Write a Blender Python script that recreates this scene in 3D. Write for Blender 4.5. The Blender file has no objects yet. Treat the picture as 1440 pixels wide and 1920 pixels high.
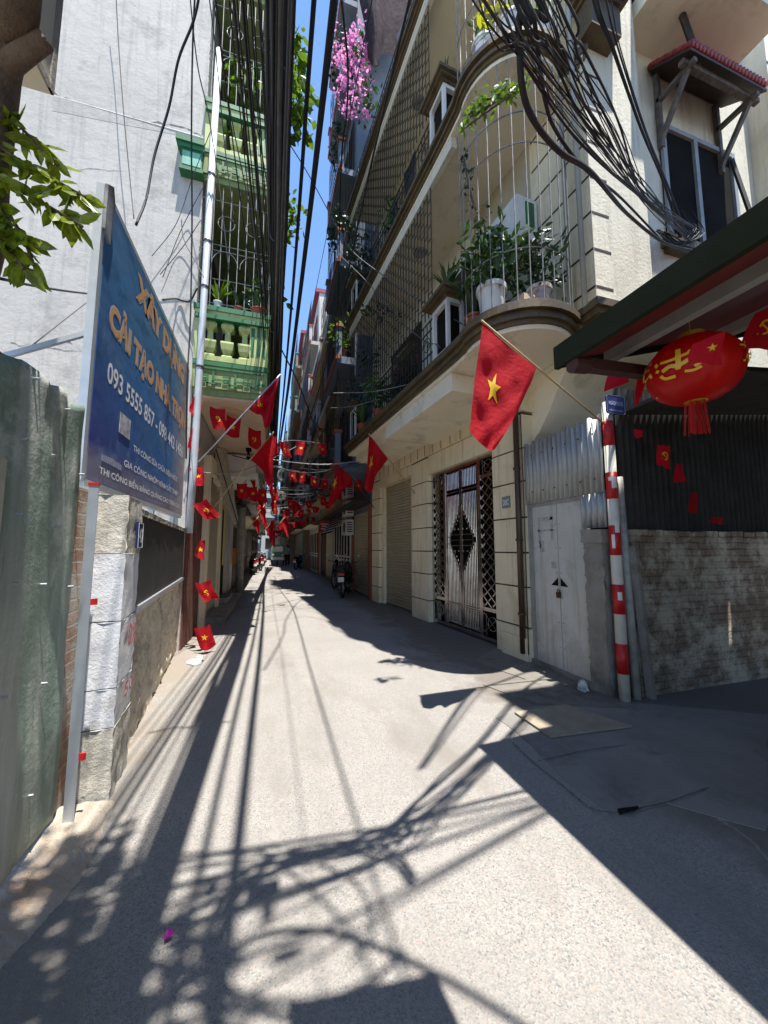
import bpy, math, random
from mathutils import Vector, Matrix
random.seed(7)
R = math.radians
C = bpy.context.scene.collection
scene = bpy.context.scene
# ------------------------------------------------------------------ camera
EYE = Vector((0, 0, 1.5)); PITCH = R(5.604); YAW = R(17.008); FPX = 693.0
cam_d = bpy.data.cameras.new('camera'); cam = bpy.data.objects.new('camera', cam_d); C.objects.link(cam)
cam_d.sensor_fit = 'VERTICAL'; cam_d.sensor_height = 36.0; cam_d.lens = 36.0*FPX/1920.0
cam_d.clip_start = 0.02; cam_d.clip_end = 2000
cam.location = EYE; cam.rotation_euler = (math.pi/2+PITCH, 0, -YAW)
scene.camera = cam
# ------------------------------------------------------------------ light
SUN = Vector((0.08, -0.25, 1.0)).normalized()          # towards the sun
w = bpy.data.worlds.new('World'); scene.world = w; w.use_nodes = True
nt = w.node_tree; nt.nodes.clear()
sky = nt.nodes.new('ShaderNodeTexSky'); sky.sky_type = 'NISHITA'; sky.sun_disc = False
sky.sun_elevation = math.asin(SUN.z); sky.sun_rotation = math.atan2(SUN.x, SUN.y)
sky.air_density = 1.0; sky.dust_density = 0.0; sky.ozone_density = 5.0; sky.altitude = 100
bg = nt.nodes.new('ShaderNodeBackground'); bg.inputs[1].default_value = 0.14
wo = nt.nodes.new('ShaderNodeOutputWorld')
hs_ = nt.nodes.new('ShaderNodeHueSaturation'); hs_.inputs['Saturation'].default_value = 1.03
nt.links.new(sky.outputs[0], hs_.inputs['Color']); nt.links.new(hs_.outputs[0], bg.inputs[0]); nt.links.new(bg.outputs[0], wo.inputs[0])
sd = bpy.data.lights.new('sun', 'SUN'); sd.energy = 4.6; sd.angle = R(0.55); sd.color = (1.0, 0.955, 0.89)
so = bpy.data.objects.new('sun', sd); C.objects.link(so); so.rotation_euler = SUN.to_track_quat('Z', 'Y').to_euler()
so.location = (0, 0, 60)
scene.view_settings.view_transform = 'Standard'; scene.view_settings.look = 'None'
scene.view_settings.exposure = 1.28; scene.view_settings.gamma = 1.0
scene.render.engine = 'CYCLES'; scene.cycles.max_bounces = 8; scene.cycles.diffuse_bounces = 5
scene.cycles.use_denoising = True

# ------------------------------------------------------------------ measuring helpers (photo pixel -> point on a real plane)
def ray(x, y):
    r, u, f = x-720.0, 960.0-y, FPX
    fw = f*math.cos(PITCH)-u*math.sin(PITCH); up = f*math.sin(PITCH)+u*math.cos(PITCH)
    return Vector((r*math.cos(YAW)+fw*math.sin(YAW), -r*math.sin(YAW)+fw*math.cos(YAW), up))
def PX(x, y, X): d = ray(x, y); return EYE+d*(X/d.x)
def PY(x, y, Y): d = ray(x, y); return EYE+d*(Y/d.y)
def PZ(x, y, Z): d = ray(x, y); return EYE+d*((Z-EYE.z)/d.z)

# ------------------------------------------------------------------ materials
MATS = {}
def nd(t, kind, **kw):
    n = t.nodes.new(kind)
    for k, v in kw.items(): setattr(n, k, v)
    return n
def mix_rgb(t, fac, a, b, mode='MIX'):
    n = t.nodes.new('ShaderNodeMix'); n.data_type = 'RGBA'; n.blend_type = mode
    for s, v in ((0, fac), (6, a), (7, b)):
        if isinstance(v, (int, float)): n.inputs[s].default_value = v
        elif isinstance(v, (tuple, list)): n.inputs[s].default_value = (*v[:3], 1)
        else: t.links.new(v, n.inputs[s])
    return n.outputs[2]
def ramp(t, src, a, b):
    n = t.nodes.new('ShaderNodeMapRange'); n.inputs[1].default_value = a; n.inputs[2].default_value = b
    t.links.new(src, n.inputs[0]); return n.outputs[0]
def noise(t, co, scale, detail=4, rough=0.6, stretch=None):
    if stretch:
        m = t.nodes.new('ShaderNodeMapping'); m.inputs['Scale'].default_value = stretch
        t.links.new(co, m.inputs[0]); co = m.outputs[0]
    n = t.nodes.new('ShaderNodeTexNoise'); n.inputs['Scale'].default_value = scale
    n.inputs['Detail'].default_value = detail; n.inputs['Roughness'].default_value = rough
    t.links.new(co, n.inputs[0]); return n.outputs[0]
def base_mat(name):
    m = bpy.data.materials.new(name); m.use_nodes = True; t = m.node_tree
    b = t.nodes['Principled BSDF']; g = t.nodes.new('ShaderNodeNewGeometry')
    return m, t, b, g.outputs['Position']
def bump(t, b, h, strength, dist=0.01):
    n = t.nodes.new('ShaderNodeBump'); n.inputs['Strength'].default_value = strength
    n.inputs['Distance'].default_value = dist
    t.links.new(h, n.inputs['Height']); t.links.new(n.outputs[0], b.inputs['Normal'])
def M(name, c, c2=None, rough=0.7, scale=3.0, metal=0.0, bmp=0.0, bscale=60.0, streak=None, grime=None, spec=None, trans=None, bdist=0.01):
    """general weathered surface: two-tone noise, rain streaks, dirt, fine bump"""
    if name in MATS: return MATS[name]
    m, t, b, co = base_mat(name)
    if c2 is None: c2 = tuple(x*0.8 for x in c)
    col = mix_rgb(t, ramp(t, noise(t, co, scale), 0.35, 0.7), c, c2)
    if streak:
        s = noise(t, co, 1.0, 5, 0.65, (14, 14, 0.7)); col = mix_rgb(t, ramp(t, s, 0.52, 0.78), col, streak)
    if grime:
        s = noise(t, co, 1.7, 8, 0.72); col = mix_rgb(t, ramp(t, s, 0.53, 0.68), col, grime)
    t.links.new(col, b.inputs['Base Color'])
    b.inputs['Roughness'].default_value = rough; b.inputs['Metallic'].default_value = metal
    if spec is not None: b.inputs['Specular IOR Level'].default_value = spec
    if bmp: bump(t, b, noise(t, co, bscale, 6, 0.7), bmp, bdist)
    if trans:
        tr = t.nodes.new('ShaderNodeBsdfTranslucent'); ms = t.nodes.new('ShaderNodeMixShader'); ms.inputs[0].default_value = trans
        t.links.new(col, tr.inputs[0]); out = t.nodes['Material Output']
        t.links.new(b.outputs[0], ms.inputs[1]); t.links.new(tr.outputs[0], ms.inputs[2]); t.links.new(ms.outputs[0], out.inputs[0])
    MATS[name] = m; return m

def road_mat():
    m, t, b, co = base_mat('road_concrete')
    v = nd(t, 'ShaderNodeTexVoronoi'); v.inputs['Scale'].default_value = 150; t.links.new(co, v.inputs[0])
    sp = t.nodes.new('ShaderNodeSeparateColor'); t.links.new(v.outputs['Color'], sp.inputs[0])
    c = mix_rgb(t, ramp(t, sp.outputs[0], 0.1, 0.95), (0.155, 0.15, 0.14), (0.34, 0.32, 0.29))
    c = mix_rgb(t, ramp(t, sp.outputs[1], 0.9, 0.94), c, (0.07, 0.07, 0.08))
    c = mix_rgb(t, ramp(t, sp.outputs[2], 0.93, 0.96), c, (0.40, 0.27, 0.21))
    c = mix_rgb(t, ramp(t, noise(t, co, 210, 3), 0.35, 0.7), c, (0.265, 0.254, 0.236))
    c = mix_rgb(t, ramp(t, noise(t, co, 0.9, 8, 0.65), 0.42, 0.75), c, (0.215, 0.203, 0.185))
    c = mix_rgb(t, ramp(t, noise(t, co, 0.55, 9, 0.7, (1.6, .5, 1)), 0.50, 0.62), c, (0.195, 0.18, 0.158))
    c = mix_rgb(t, ramp(t, noise(t, co, 7, 5, 0.7), 0.69, 0.74), c, (0.16, 0.15, 0.135))
    st = t.nodes.new('ShaderNodeSeparateXYZ'); t.links.new(co, st.inputs[0])
    # damp, worn strips at the foot of the walls
    edge = t.nodes.new('ShaderNodeMath'); edge.operation = 'MULTIPLY_ADD'; edge.inputs[1].default_value = 1.0
    n2 = noise(t, co, 1.3, 7, 0.7)
    sc = t.nodes.new('ShaderNodeMath'); sc.operation = 'MULTIPLY'; sc.inputs[1].default_value = 1.9; t.links.new(n2, sc.inputs[0])
    t.links.new(st.outputs[0], edge.inputs[0]); t.links.new(sc.outputs[0], edge.inputs[2])
    c = mix_rgb(t, ramp(t, edge.outputs[0], 3.0, 3.35), c, (0.15, 0.135, 0.115))
    c = mix_rgb(t, ramp(t, edge.outputs[0], 0.12, -0.15), c, (0.23, 0.20, 0.165))
    cr = nd(t, 'ShaderNodeTexVoronoi'); cr.feature = 'DISTANCE_TO_EDGE'; cr.inputs['Scale'].default_value = 0.32
    dist = mix_rgb(t, 0.12, co, noise(t, co, 3, 6, 0.7), 'ADD')
    mp = t.nodes.new('ShaderNodeVectorMath'); mp.operation = 'ADD'
    nn = nd(t, 'ShaderNodeTexNoise'); nn.inputs['Scale'].default_value = 2.5; nn.inputs['Detail'].default_value = 6; t.links.new(co, nn.inputs[0])
    vm = t.nodes.new('ShaderNodeVectorMath'); vm.operation = 'SCALE'; vm.inputs['Scale'].default_value = 0.5; t.links.new(nn.outputs[1], vm.inputs[0])
    t.links.new(co, mp.inputs[0]); t.links.new(vm.outputs[0], mp.inputs[1]); t.links.new(mp.outputs[0], cr.inputs[0])
    c = mix_rgb(t, ramp(t, cr.outputs[0], 0.004, 0.0), c, (0.27, 0.255, 0.235))
    t.links.new(c, b.inputs['Base Color']); b.inputs['Roughness'].default_value = 0.85
    bump(t, b, v.outputs['Distance'], 0.5, 0.004)
    return m
def brick_mat(name, c1, c2, mortar, paint=None, axis='x', scale=1.0, bs=0.6):
    m, t, b, co = base_mat(name)
    s = t.nodes.new('ShaderNodeSeparateXYZ'); t.links.new(co, s.inputs[0])
    k = t.nodes.new('ShaderNodeCombineXYZ')
    nz = noise(t, co, 4, 4)
    jit = t.nodes.new('ShaderNodeMath'); jit.operation = 'MULTIPLY_ADD'; jit.inputs[1].default_value = 0.045
    t.links.new(nz, jit.inputs[0]); t.links.new(s.outputs[2], jit.inputs[2])
    t.links.new(s.outputs[0 if axis == 'x' else 1], k.inputs[0]); t.links.new(jit.outputs[0], k.inputs[1])
    br = t.nodes.new('ShaderNodeTexBrick'); t.links.new(k.outputs[0], br.inputs[0])
    br.inputs['Scale'].default_value = scale; br.inputs['Brick Width'].default_value = 0.22; br.inputs['Row Height'].default_value = 0.072
    br.inputs['Mortar Size'].default_value = 0.006; br.inputs['Mortar Smooth'].default_value = 0.4
    br.inputs['Color1'].default_value = (*c1, 1); br.inputs['Color2'].default_value = (*c2, 1); br.inputs['Mortar'].default_value = (*mortar, 1)
    c = br.outputs[0]
    if paint: c = mix_rgb(t, ramp(t, noise(t, co, 3.5, 10, 0.75), 0.42, 0.56), paint, c)
    c = mix_rgb(t, ramp(t, noise(t, co, 1.1, 8, 0.7), 0.5, 0.8), c, tuple(x*0.45 for x in c1))
    t.links.new(c, b.inputs['Base Color']); b.inputs['Roughness'].default_value = 0.85
    h = t.nodes.new('ShaderNodeMath'); h.operation = 'SUBTRACT'; t.links.new(noise(t, co, 40, 6, 0.7), h.inputs[0]); t.links.new(br.outputs[1], h.inputs[1])
    bump(t, b, h.outputs[0], bs, 0.012)
    MATS[name] = m; return m
def fence_mat():
    m, t, b, co = base_mat('green_painted_tin')
    a = noise(t, co, 1.0, 5, 0.55, (5, 4.2, 0.35))
    c = mix_rgb(t, ramp(t, a, 0.42, 0.60), (0.46, 0.47, 0.43), (0.19, 0.255, 0.205))
    c = mix_rgb(t, ramp(t, noise(t, co, 2.2, 9, 0.75), 0.50, 0.72), c, (0.60, 0.61, 0.56))
    c = mix_rgb(t, ramp(t, noise(t, co, 1.0, 8, 0.7, (40, 40, 2)), 0.60, 0.75), c, (0.07, 0.09, 0.075))
    t.links.new(c, b.inputs['Base Color']); b.inputs['Roughness'].default_value = 0.55; b.inputs['Metallic'].default_value = 0.25
    bump(t, b, noise(t, co, 5, 7, 0.7), 0.5, 0.03); MATS['fence'] = m; return m

RED = M('red_cloth', (0.68, 0.008, 0.024), (0.56, 0.006, 0.016), 0.8, trans=0.62, bmp=0.7, bscale=14, bdist=0.03)
YEL = M('yellow_cloth', (0.85, 0.55, 0.02), (0.8, 0.5, 0.02), 0.7, trans=0.3)
BLACK = M('black_rubber', (0.010, 0.010, 0.012), (0.017, 0.017, 0.019), 0.65, scale=8)
GREYCAB = M('grey_cable', (0.085, 0.083, 0.078), (0.04, 0.04, 0.038), 0.6, scale=8)
WHITECAB = M('white_wire', (0.36, 0.36, 0.35), (0.22, 0.22, 0.21), 0.5, scale=8)
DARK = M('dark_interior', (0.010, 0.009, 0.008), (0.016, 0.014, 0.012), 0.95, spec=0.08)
CREAM = M('cream_render', (0.78, 0.68, 0.47), (0.71, 0.615, 0.42), 0.8, 2.0, bmp=0.25, bscale=60, streak=(0.46, 0.38, 0.24), grime=(0.60, 0.50, 0.33))
CREAMP = M('pale_cream_render', (0.70, 0.665, 0.54), (0.62, 0.59, 0.475), 0.85, 1.5, bmp=0.45, bscale=24, streak=(0.44, 0.41, 0.32), grime=(0.56, 0.53, 0.42), bdist=0.02)
SOFFIT = M('soffit_paint', (0.80, 0.735, 0.57), (0.73, 0.67, 0.51), 0.8, 1.4, bmp=0.1, grime=(0.52, 0.47, 0.36))
BROWN = M('brown_groove', (0.035, 0.022, 0.014), (0.05, 0.03, 0.02), 0.7)
CORN = M('olive_brown_cornice', (0.115, 0.080, 0.032), (0.06, 0.045, 0.025), 0.6, 5, bmp=0.4, bscale=25, streak=(0.035, 0.03, 0.02))
GREYR = M('grey_render', (0.46, 0.44, 0.40), (0.39, 0.373, 0.34), 0.95, 0.45, bmp=0.4, bscale=4, streak=(0.31, 0.297, 0.27), grime=(0.30, 0.288, 0.26), bdist=0.035)
STEEL = M('stainless_steel', (0.56, 0.53, 0.50), (0.40, 0.34, 0.32), 0.24, 6, metal=1.0)
GALV = M('galvanised_steel', (0.50, 0.53, 0.56), (0.40, 0.43, 0.46), 0.42, 6, metal=0.6)
GRILLE = M('dark_iron', (0.03, 0.028, 0.026), (0.06, 0.045, 0.035), 0.5, 20, metal=0.4)
GRILLEW = M('pale_iron', (0.30, 0.30, 0.29), (0.17, 0.15, 0.13), 0.5, 12, metal=0.3)
TIN = M('weathered_tin', (0.40, 0.41, 0.395), (0.32, 0.33, 0.32), 0.5, 4, metal=0.35, streak=(0.22, 0.22, 0.21), grime=(0.27, 0.25, 0.23))
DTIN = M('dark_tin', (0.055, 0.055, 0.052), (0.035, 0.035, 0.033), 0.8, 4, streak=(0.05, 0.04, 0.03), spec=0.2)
GGREEN = M('green_paint', (0.018, 0.15, 0.048), (0.012, 0.10, 0.035), 0.6, 3, bmp=0.15, streak=(0.03, 0.10, 0.05))
LGREEN = M('pale_green_paint', (0.44, 0.49, 0.19), (0.34, 0.40, 0.15), 0.7, 3, bmp=0.2, streak=(0.17, 0.20, 0.09), grime=(0.22, 0.26, 0.11))
WHITE = M('white_paint', (0.68, 0.68, 0.65), (0.58, 0.58, 0.55), 0.6, 6, bmp=0.2, grime=(0.50, 0.49, 0.46))
GLASS = M('dark_glass', (0.010, 0.011, 0.011), (0.02, 0.021, 0.021), 0.12, 2, spec=0.8)
CONC = M('raw_concrete', (0.30, 0.275, 0.235), (0.20, 0.18, 0.15), 0.9, 5, bmp=0.8, bscale=22, grime=(0.13, 0.115, 0.09), bdist=0.02)
REDP = M('red_paint', (0.50, 0.010, 0.012), (0.40, 0.010, 0.012), 0.45, 14, grime=(0.42, 0.02, 0.02))
TERRA = M('terracotta', (0.33, 0.085, 0.04), (0.24, 0.06, 0.035), 0.8, 8, bmp=0.3)
BLUEP = M('enamel_blue', (0.008, 0.014, 0.10), (0.01, 0.016, 0.08), 0.5, 8)
LETW = M('white_lettering', (0.72, 0.74, 0.76), (0.62, 0.64, 0.66), 0.6, 9)
LETO = M('orange_lettering', (0.62, 0.33, 0.13), (0.52, 0.29, 0.13), 0.6, 9)
WOOD = M('bamboo_pole', (0.45, 0.32, 0.16), (0.34, 0.23, 0.11), 0.6, 20)
DWOOD = M('dark_wood', (0.055, 0.03, 0.02), (0.03, 0.018, 0.012), 0.7, 12, bmp=0.3)
POTW = M('white_pot', (0.66, 0.66, 0.64), (0.58, 0.58, 0.55), 0.5, 6)
LEAF = [M('leaf_bright', (0.16, 0.26, 0.02), (0.09, 0.19, 0.015), 0.42, 30, trans=0.4),
        M('leaf_mid', (0.045, 0.10, 0.018), (0.03, 0.075, 0.015), 0.4, 30, trans=0.3),
        M('leaf_dark', (0.018, 0.045, 0.015), (0.012, 0.03, 0.01), 0.4, 30, trans=0.2)]
PINK = M('magenta_bract', (0.70, 0.18, 0.50), (0.72, 0.42, 0.62), 0.6, 30, trans=0.4)
BARK = M('bark', (0.15, 0.10, 0.065), (0.07, 0.05, 0.035), 0.95, 8, bmp=0.9, bscale=14, bdist=0.04)

# ------------------------------------------------------------------ mesh building
def I3(p): return Vector(p)
class MB:
    def __init__(s, T=I3): s.v = []; s.f = []; s.T = T
    def add(s, vs, fs, T=None):
        T = T or s.T; n = len(s.v); s.v += [Vector(T(Vector(p))) for p in vs]; s.f += [tuple(i+n for i in f) for f in fs]; return s
    def box(s, x0, x1, y0, y1, z0, z1, T=None):
        x0, x1 = sorted((x0, x1)); y0, y1 = sorted((y0, y1)); z0, z1 = sorted((z0, z1))
        return s.add([(x0,y0,z0),(x1,y0,z0),(x1,y1,z0),(x0,y1,z0),(x0,y0,z1),(x1,y0,z1),(x1,y1,z1),(x0,y1,z1)],
                     [(0,3,2,1),(4,5,6,7),(0,1,5,4),(1,2,6,5),(2,3,7,6),(3,0,4,7)], T)
    def tube(s, pts, r, n=6, T=None, r2=None):
        T = T or s.T; pts = [Vector(T(Vector(p))) for p in pts]; k = len(pts); base = len(s.v); up = Vector((0.13, 0.31, 0.94))
        for i, p in enumerate(pts):
            d = (pts[min(i+1, k-1)]-pts[max(i-1, 0)])
            if d.length < 1e-9: d = Vector((0, 0, 1))
            d.normalize(); a = d.cross(up)
            if a.length < 0.2: a = d.cross(Vector((1, 0, 0)))
            a.normalize(); b = d.cross(a); rr = r if r2 is None else r+(r2-r)*i/(k-1)
            if callable(r): rr = r(i/(k-1))
            for j in range(n):
                t = 2*math.pi*j/n; s.v.append(p+a*rr*math.cos(t)+b*rr*math.sin(t))
        for i in range(k-1):
            for j in range(n):
                A = base+i*n+j; B = base+i*n+(j+1) % n; s.f.append((A, B, B+n, A+n))
        s.f.append(tuple(base+j for j in range(n-1, -1, -1))); s.f.append(tuple(base+(k-1)*n+j for j in range(n)))
        return s
    def bar(s, a, b, wd, th=None, T=None):
        """square bar from a to b"""
        T = T or s.T; a = Vector(T(Vector(a))); b = Vector(T(Vector(b))); th = th or wd
        d = (b-a).normalized(); sd_ = d.cross(Vector((0, 0, 1)))
        if sd_.length < 0.05: sd_ = Vector((1, 0, 0))
        sd_.normalize(); u = sd_.cross(d).normalized(); vs = []
        for p in (a, b):
            for i, j in ((-1,-1),(1,-1),(1,1),(-1,1)): vs.append(p+sd_*i*wd/2+u*j*th/2)
        return s.add(vs, [(3,2,1,0),(4,5,6,7),(0,1,5,4),(1,2,6,5),(2,3,7,6),(3,0,4,7)], I3)
    def lathe(s, c, prof, n=16, T=None, sq=False):
        """prof: list of (r, z)"""
        k = len(prof); vs = []
        for r, z in prof:
            for j in range(n):
                t = 2*math.pi*(j+0.5)/n; q = r*(1.35 if sq and n == 4 else 1); vs.append((c[0]+q*math.cos(t), c[1]+q*math.sin(t), c[2]+z))
        fs = [(i*n+j, i*n+(j+1) % n, (i+1)*n+(j+1) % n, (i+1)*n+j) for i in range(k-1) for j in range(n)]
        fs += [tuple(range(n-1, -1, -1)), tuple((k-1)*n+j for j in range(n))]
        return s.add(vs, fs, T)
    def prism(s, poly, z0, z1, T=None):
        n = len(poly); vs = [(p[0], p[1], z0) for p in poly]+[(p[0], p[1], z1) for p in poly]
        return s.add(vs, [tuple(range(n-1, -1, -1)), tuple(range(n, 2*n))]+[(i, (i+1) % n, n+(i+1) % n, n+i) for i in range(n)], T)
    def sweep(s, poly, a, b, T=None):
        """polygon of 3-D points moved by vector: poly list of Vectors, a->offset vector b"""
        n = len(poly); vs = [Vector(p) for p in poly]+[Vector(p)+Vector(b) for p in poly]
        return s.add(vs, [tuple(range(n-1, -1, -1)), tuple(range(n, 2*n))]+[(i, (i+1) % n, n+(i+1) % n, n+i) for i in range(n)], T)
    def sphere(s, c, r, n=12, sz=(1,1,1), T=None):
        m = n//2; vs = []
        for i in range(m+1):
            th = math.pi*(i+0.02)/(m+0.04)
            for j in range(n):
                t = 2*math.pi*j/n; vs.append((c[0]+r*sz[0]*math.sin(th)*math.cos(t), c[1]+r*sz[1]*math.sin(th)*math.sin(t), c[2]+r*sz[2]*math.cos(th)))
        return s.add(vs, [(i*n+(j+1) % n, i*n+j, (i+1)*n+j, (i+1)*n+(j+1) % n) for i in range(m) for j in range(n)], T)
    def build(s, name, mat, parent=None, smooth=False, loc=None):
        if parent is None:
            if loc is None:
                xs = [v.x for v in s.v]; ys = [v.y for v in s.v]; zs = [v.z for v in s.v]
                loc = Vector(((min(xs)+max(xs))/2, (min(ys)+max(ys))/2, min(zs)))
            org = Vector(loc)
        else: org = root_loc(parent)
        me = bpy.data.meshes.new(name); me.from_pydata([tuple(v-org) for v in s.v], [], s.f); me.update()
        import bmesh
        bm = bmesh.new(); bm.from_mesh(me); bmesh.ops.recalc_face_normals(bm, faces=bm.faces[:]); bm.to_mesh(me); bm.free()
        if mat: me.materials.append(mat)
        if smooth: me.polygons.foreach_set('use_smooth', [True]*len(me.polygons))
        o = bpy.data.objects.new(name, me); C.objects.link(o)
        if parent is None: o.location = org
        else: o.parent = parent
        return o
def root_loc(o):
    while o.parent: o = o.parent
    return Vector(o.location) if not o.get('_local') else Vector((0, 0, 0))
def tag(o, label=None, cat=None, group=None, kind=None):
    if label: o['label'] = label
    if cat: o['category'] = cat
    if group: o['group'] = group
    if kind: o['kind'] = kind
    return o
def thing(name, label, cat, loc=(0,0,0), group=None):
    o = bpy.data.objects.new(name, None); C.objects.link(o); o.location = loc; o.empty_display_size = 0.1
    return tag(o, label, cat, group)
def copy_tree(o, parent=None, label=None):
    c = o.copy(); C.objects.link(c)
    if parent is not None: c.parent = parent
    if label: c['label'] = label
    for ch in [x for x in KIDS(o)]: copy_tree(ch, c)
    return c
def KIDS(o): return [x for x in bpy.data.objects if x.parent == o]
def cr(pts, k=8):
    """Catmull-Rom through points"""
    P = [Vector(p) for p in pts]; out = []
    for i in range(len(P)-1):
        a = P[i-1] if i else P[0]*2-P[1]; b = P[i]; c = P[i+1]; d = P[i+2] if i+2 < len(P) else P[-1]*2-P[-2]
        for j in range(k):
            t = j/k; out.append(0.5*((2*b)+(c-a)*t+(2*a-5*b+4*c-d)*t*t+(3*b-a-3*c+d)*t**3))
    out.append(P[-1]); return out
_tc = {}
def text2d(body, bold=0.0, size=1.0):
    key = (body, bold)
    if key not in _tc:
        cu = bpy.data.curves.new('t', 'FONT'); cu.body = body; cu.size = 1.0; cu.offset = bold; cu.resolution_u = 3
        o = bpy.data.objects.new('t', cu); C.objects.link(o)
        dg = bpy.context.evaluated_depsgraph_get(); me = bpy.data.meshes.new_from_object(o.evaluated_get(dg))
        _tc[key] = ([tuple(v.co) for v in me.vertices], [tuple(p.vertices) for p in me.polygons])
        bpy.data.objects.remove(o); bpy.data.curves.remove(cu); bpy.data.meshes.remove(me)
    return _tc[key]
def put_text(mb, body, o, u, v, width, height, bold=0.0, off=None):
    """lay text in the box with corner o, running along unit u, up along unit v"""
    vs, fs = text2d(body, bold)
    if not vs: return mb
    x0 = min(p[0] for p in vs); x1 = max(p[0] for p in vs); y0 = min(p[1] for p in vs); y1 = max(p[1] for p in vs)
    o = Vector(o); u = Vector(u); v = Vector(v)
    mb.add([o+u*((p[0]-x0)/(x1-x0)*width)+v*((p[1]-y0)/(y1-y0)*height) for p in vs], fs, I3); return mb

# cloth -----------------------------------------------------------------------------
class Cloth:
    def __init__(s, grid): s.g = [[Vector(p) for p in r] for r in grid]
    def cub(s, P, t):
        n = len(P)-1; x = min(max(t, 0), 1)*n; i = min(int(x), n-1); t = x-i
        a = P[i-1] if i else P[0]*2-P[1]; b = P[i]; c = P[i+1]; d = P[i+2] if i+2 <= n else P[-1]*2-P[-2]
        return 0.5*((2*b)+(c-a)*t+(2*a-5*b+4*c-d)*t*t+(3*b-a-3*c+d)*t**3)
    def at(s, u, v): return s.cub([s.cub(r, u) for r in s.g], v)
    def nrm(s, u, v):
        e = 0.01; a = s.at(min(u+e, 1), v)-s.at(max(u-e, 0), v); b = s.at(u, min(v+e, 1))-s.at(u, max(v-e, 0)); n = a.cross(b)
        return n.normalized() if n.length > 1e-9 else Vector((0, 1, 0))
    def sheet(s, nu=20, nv=20):
        m = MB(); m.add([s.at(i/nu, j/nv) for j in range(nv+1) for i in range(nu+1)],
              [(j*(nu+1)+i, j*(nu+1)+i+1, (j+1)*(nu+1)+i+1, (j+1)*(nu+1)+i) for j in range(nv) for i in range(nu)]); return m
    def decal(s, tris, off=0.003, sub=2):
        m = MB()
        for _ in range(sub):
            o = []
            for a, b, c in tris:
                ab = ((a[0]+b[0])/2, (a[1]+b[1])/2); bc = ((c[0]+b[0])/2, (c[1]+b[1])/2); ca = ((a[0]+c[0])/2, (a[1]+c[1])/2)
                o += [(a, ab, ca), (ab, b, bc), (ca, bc, c), (ab, bc, ca)]
            tris = o
        for sg in (1, -1):
            for t in tris: m.add([s.at(*p)+s.nrm(*p)*off*sg for p in t], [(0, 1, 2)])
        return m
def star_tris(cx=0.5, cy=0.5, r=0.2, asp=1.5, rot=0.0):
    P = [(cx+(r if k % 2 == 0 else r*0.39)*math.sin(k*math.pi/5+rot)/asp, cy-(r if k % 2 == 0 else r*0.39)*math.cos(k*math.pi/5+rot)) for k in range(10)]
    return [((cx, cy), P[k], P[(k+1) % 10]) for k in range(10)]
def hs_tris(cx=0.5, cy=0.5, r=0.2, asp=1.5):
    T = []; n = 9
    def pt(x, y): return (cx+x*r/asp, cy+y*r)
    for k in range(n):                                    # sickle: a tapering crescent
        a0 = -2.2+4.1*k/n; a1 = -2.2+4.1*(k+1)/n
        w0 = 0.34*math.sin(math.pi*(0.08+0.85*k/n))+0.05; w1 = 0.34*math.sin(math.pi*(0.08+0.85*(k+1)/n))+0.05
        o0, o1 = pt(0.95*math.cos(a0), 0.95*math.sin(a0)), pt(0.95*math.cos(a1), 0.95*math.sin(a1))
        i0, i1 = pt((0.95-w0)*math.cos(a0), (0.95-w0)*math.sin(a0)), pt((0.95-w1)*math.cos(a1), (0.95-w1)*math.sin(a1))
        T += [(o0, o1, i0), (o1, i1, i0)]
    def quad(a, b, c, d): return [(pt(*a), pt(*b), pt(*c)), (pt(*a), pt(*c), pt(*d))]
    T += quad((-0.45, -0.35), (-0.3, -0.5), (0.85, 0.72), (0.7, 0.87))          # hammer handle
    T += quad((-0.80, -0.30), (-0.30, -0.85), (-0.10, -0.62), (-0.58, -0.08))   # hammer head
    T += quad((-0.72, 0.62), (-0.62, 0.5), (-0.85, 0.85), (-0.98, 0.78))        # sickle grip
    return T
# ================================================================== SETTING: road
rd = MB(); rd.add([(-400, -400, 0), (400, -400, 0), (400, 500, 0), (-400, 500, 0)], [(0, 1, 2, 3)])
tag(rd.build('road', road_mat(), loc=(0, 0, 0)), 'pale speckled concrete alley road with cable shadows across it', 'road', kind='structure')
CEM = M('smooth_cement', (0.235, 0.225, 0.205), (0.17, 0.162, 0.148), 0.85, 1.6, bmp=0.25, bscale=60, grime=(0.13, 0.12, 0.105))
RUB = M('rubble_cement', (0.50, 0.42, 0.33), (0.38, 0.35, 0.30), 0.95, 2.2, bmp=1.0, bscale=9, grime=(0.46, 0.30, 0.20), bdist=0.05)
def patch(px, z, mat, name, label, cat):
    rnd = random.Random(len(px)*7+int(px[0][0])); pts = [PZ(x, y, 0) for x, y in px]; out = []
    for i, p in enumerate(pts):
        q = pts[(i+1) % len(pts)]; k = max(1, int((q-p).length/0.12))
        for j in range(k):
            c = p.lerp(q, j/k); out.append((c.x+rnd.uniform(-.012, .012), c.y+rnd.uniform(-.012, .012)))
    m = MB(); m.prism(out, -0.02, z); return tag(m.build(name, mat), label, cat, kind='structure')
patch([(930, 1345), (1000, 1325), (1180, 1318), (1440, 1340), (1439, 1560), (1230, 1500), (1150, 1530), (1060, 1465), (1000, 1400)], 0.004, CEM, 'cement_patch', 'smooth grey cement apron at the alley mouth by the striped pole', 'pavement')
patch([(930, 1215), (985, 1238), (1100, 1290), (1150, 1318), (1180, 1330), (1000, 1320), (905, 1285), (985, 1275), (890, 1240)], 0.008, M('stained_cement', (0.15, 0.14, 0.12), (0.20, 0.185, 0.16), 0.9, 2, bmp=0.3, grime=(0.08, 0.075, 0.065)), 'cement_threshold', 'dark stained cement strip along the foot of the cream house', 'pavement')
rub = MB(); N = 14
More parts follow.
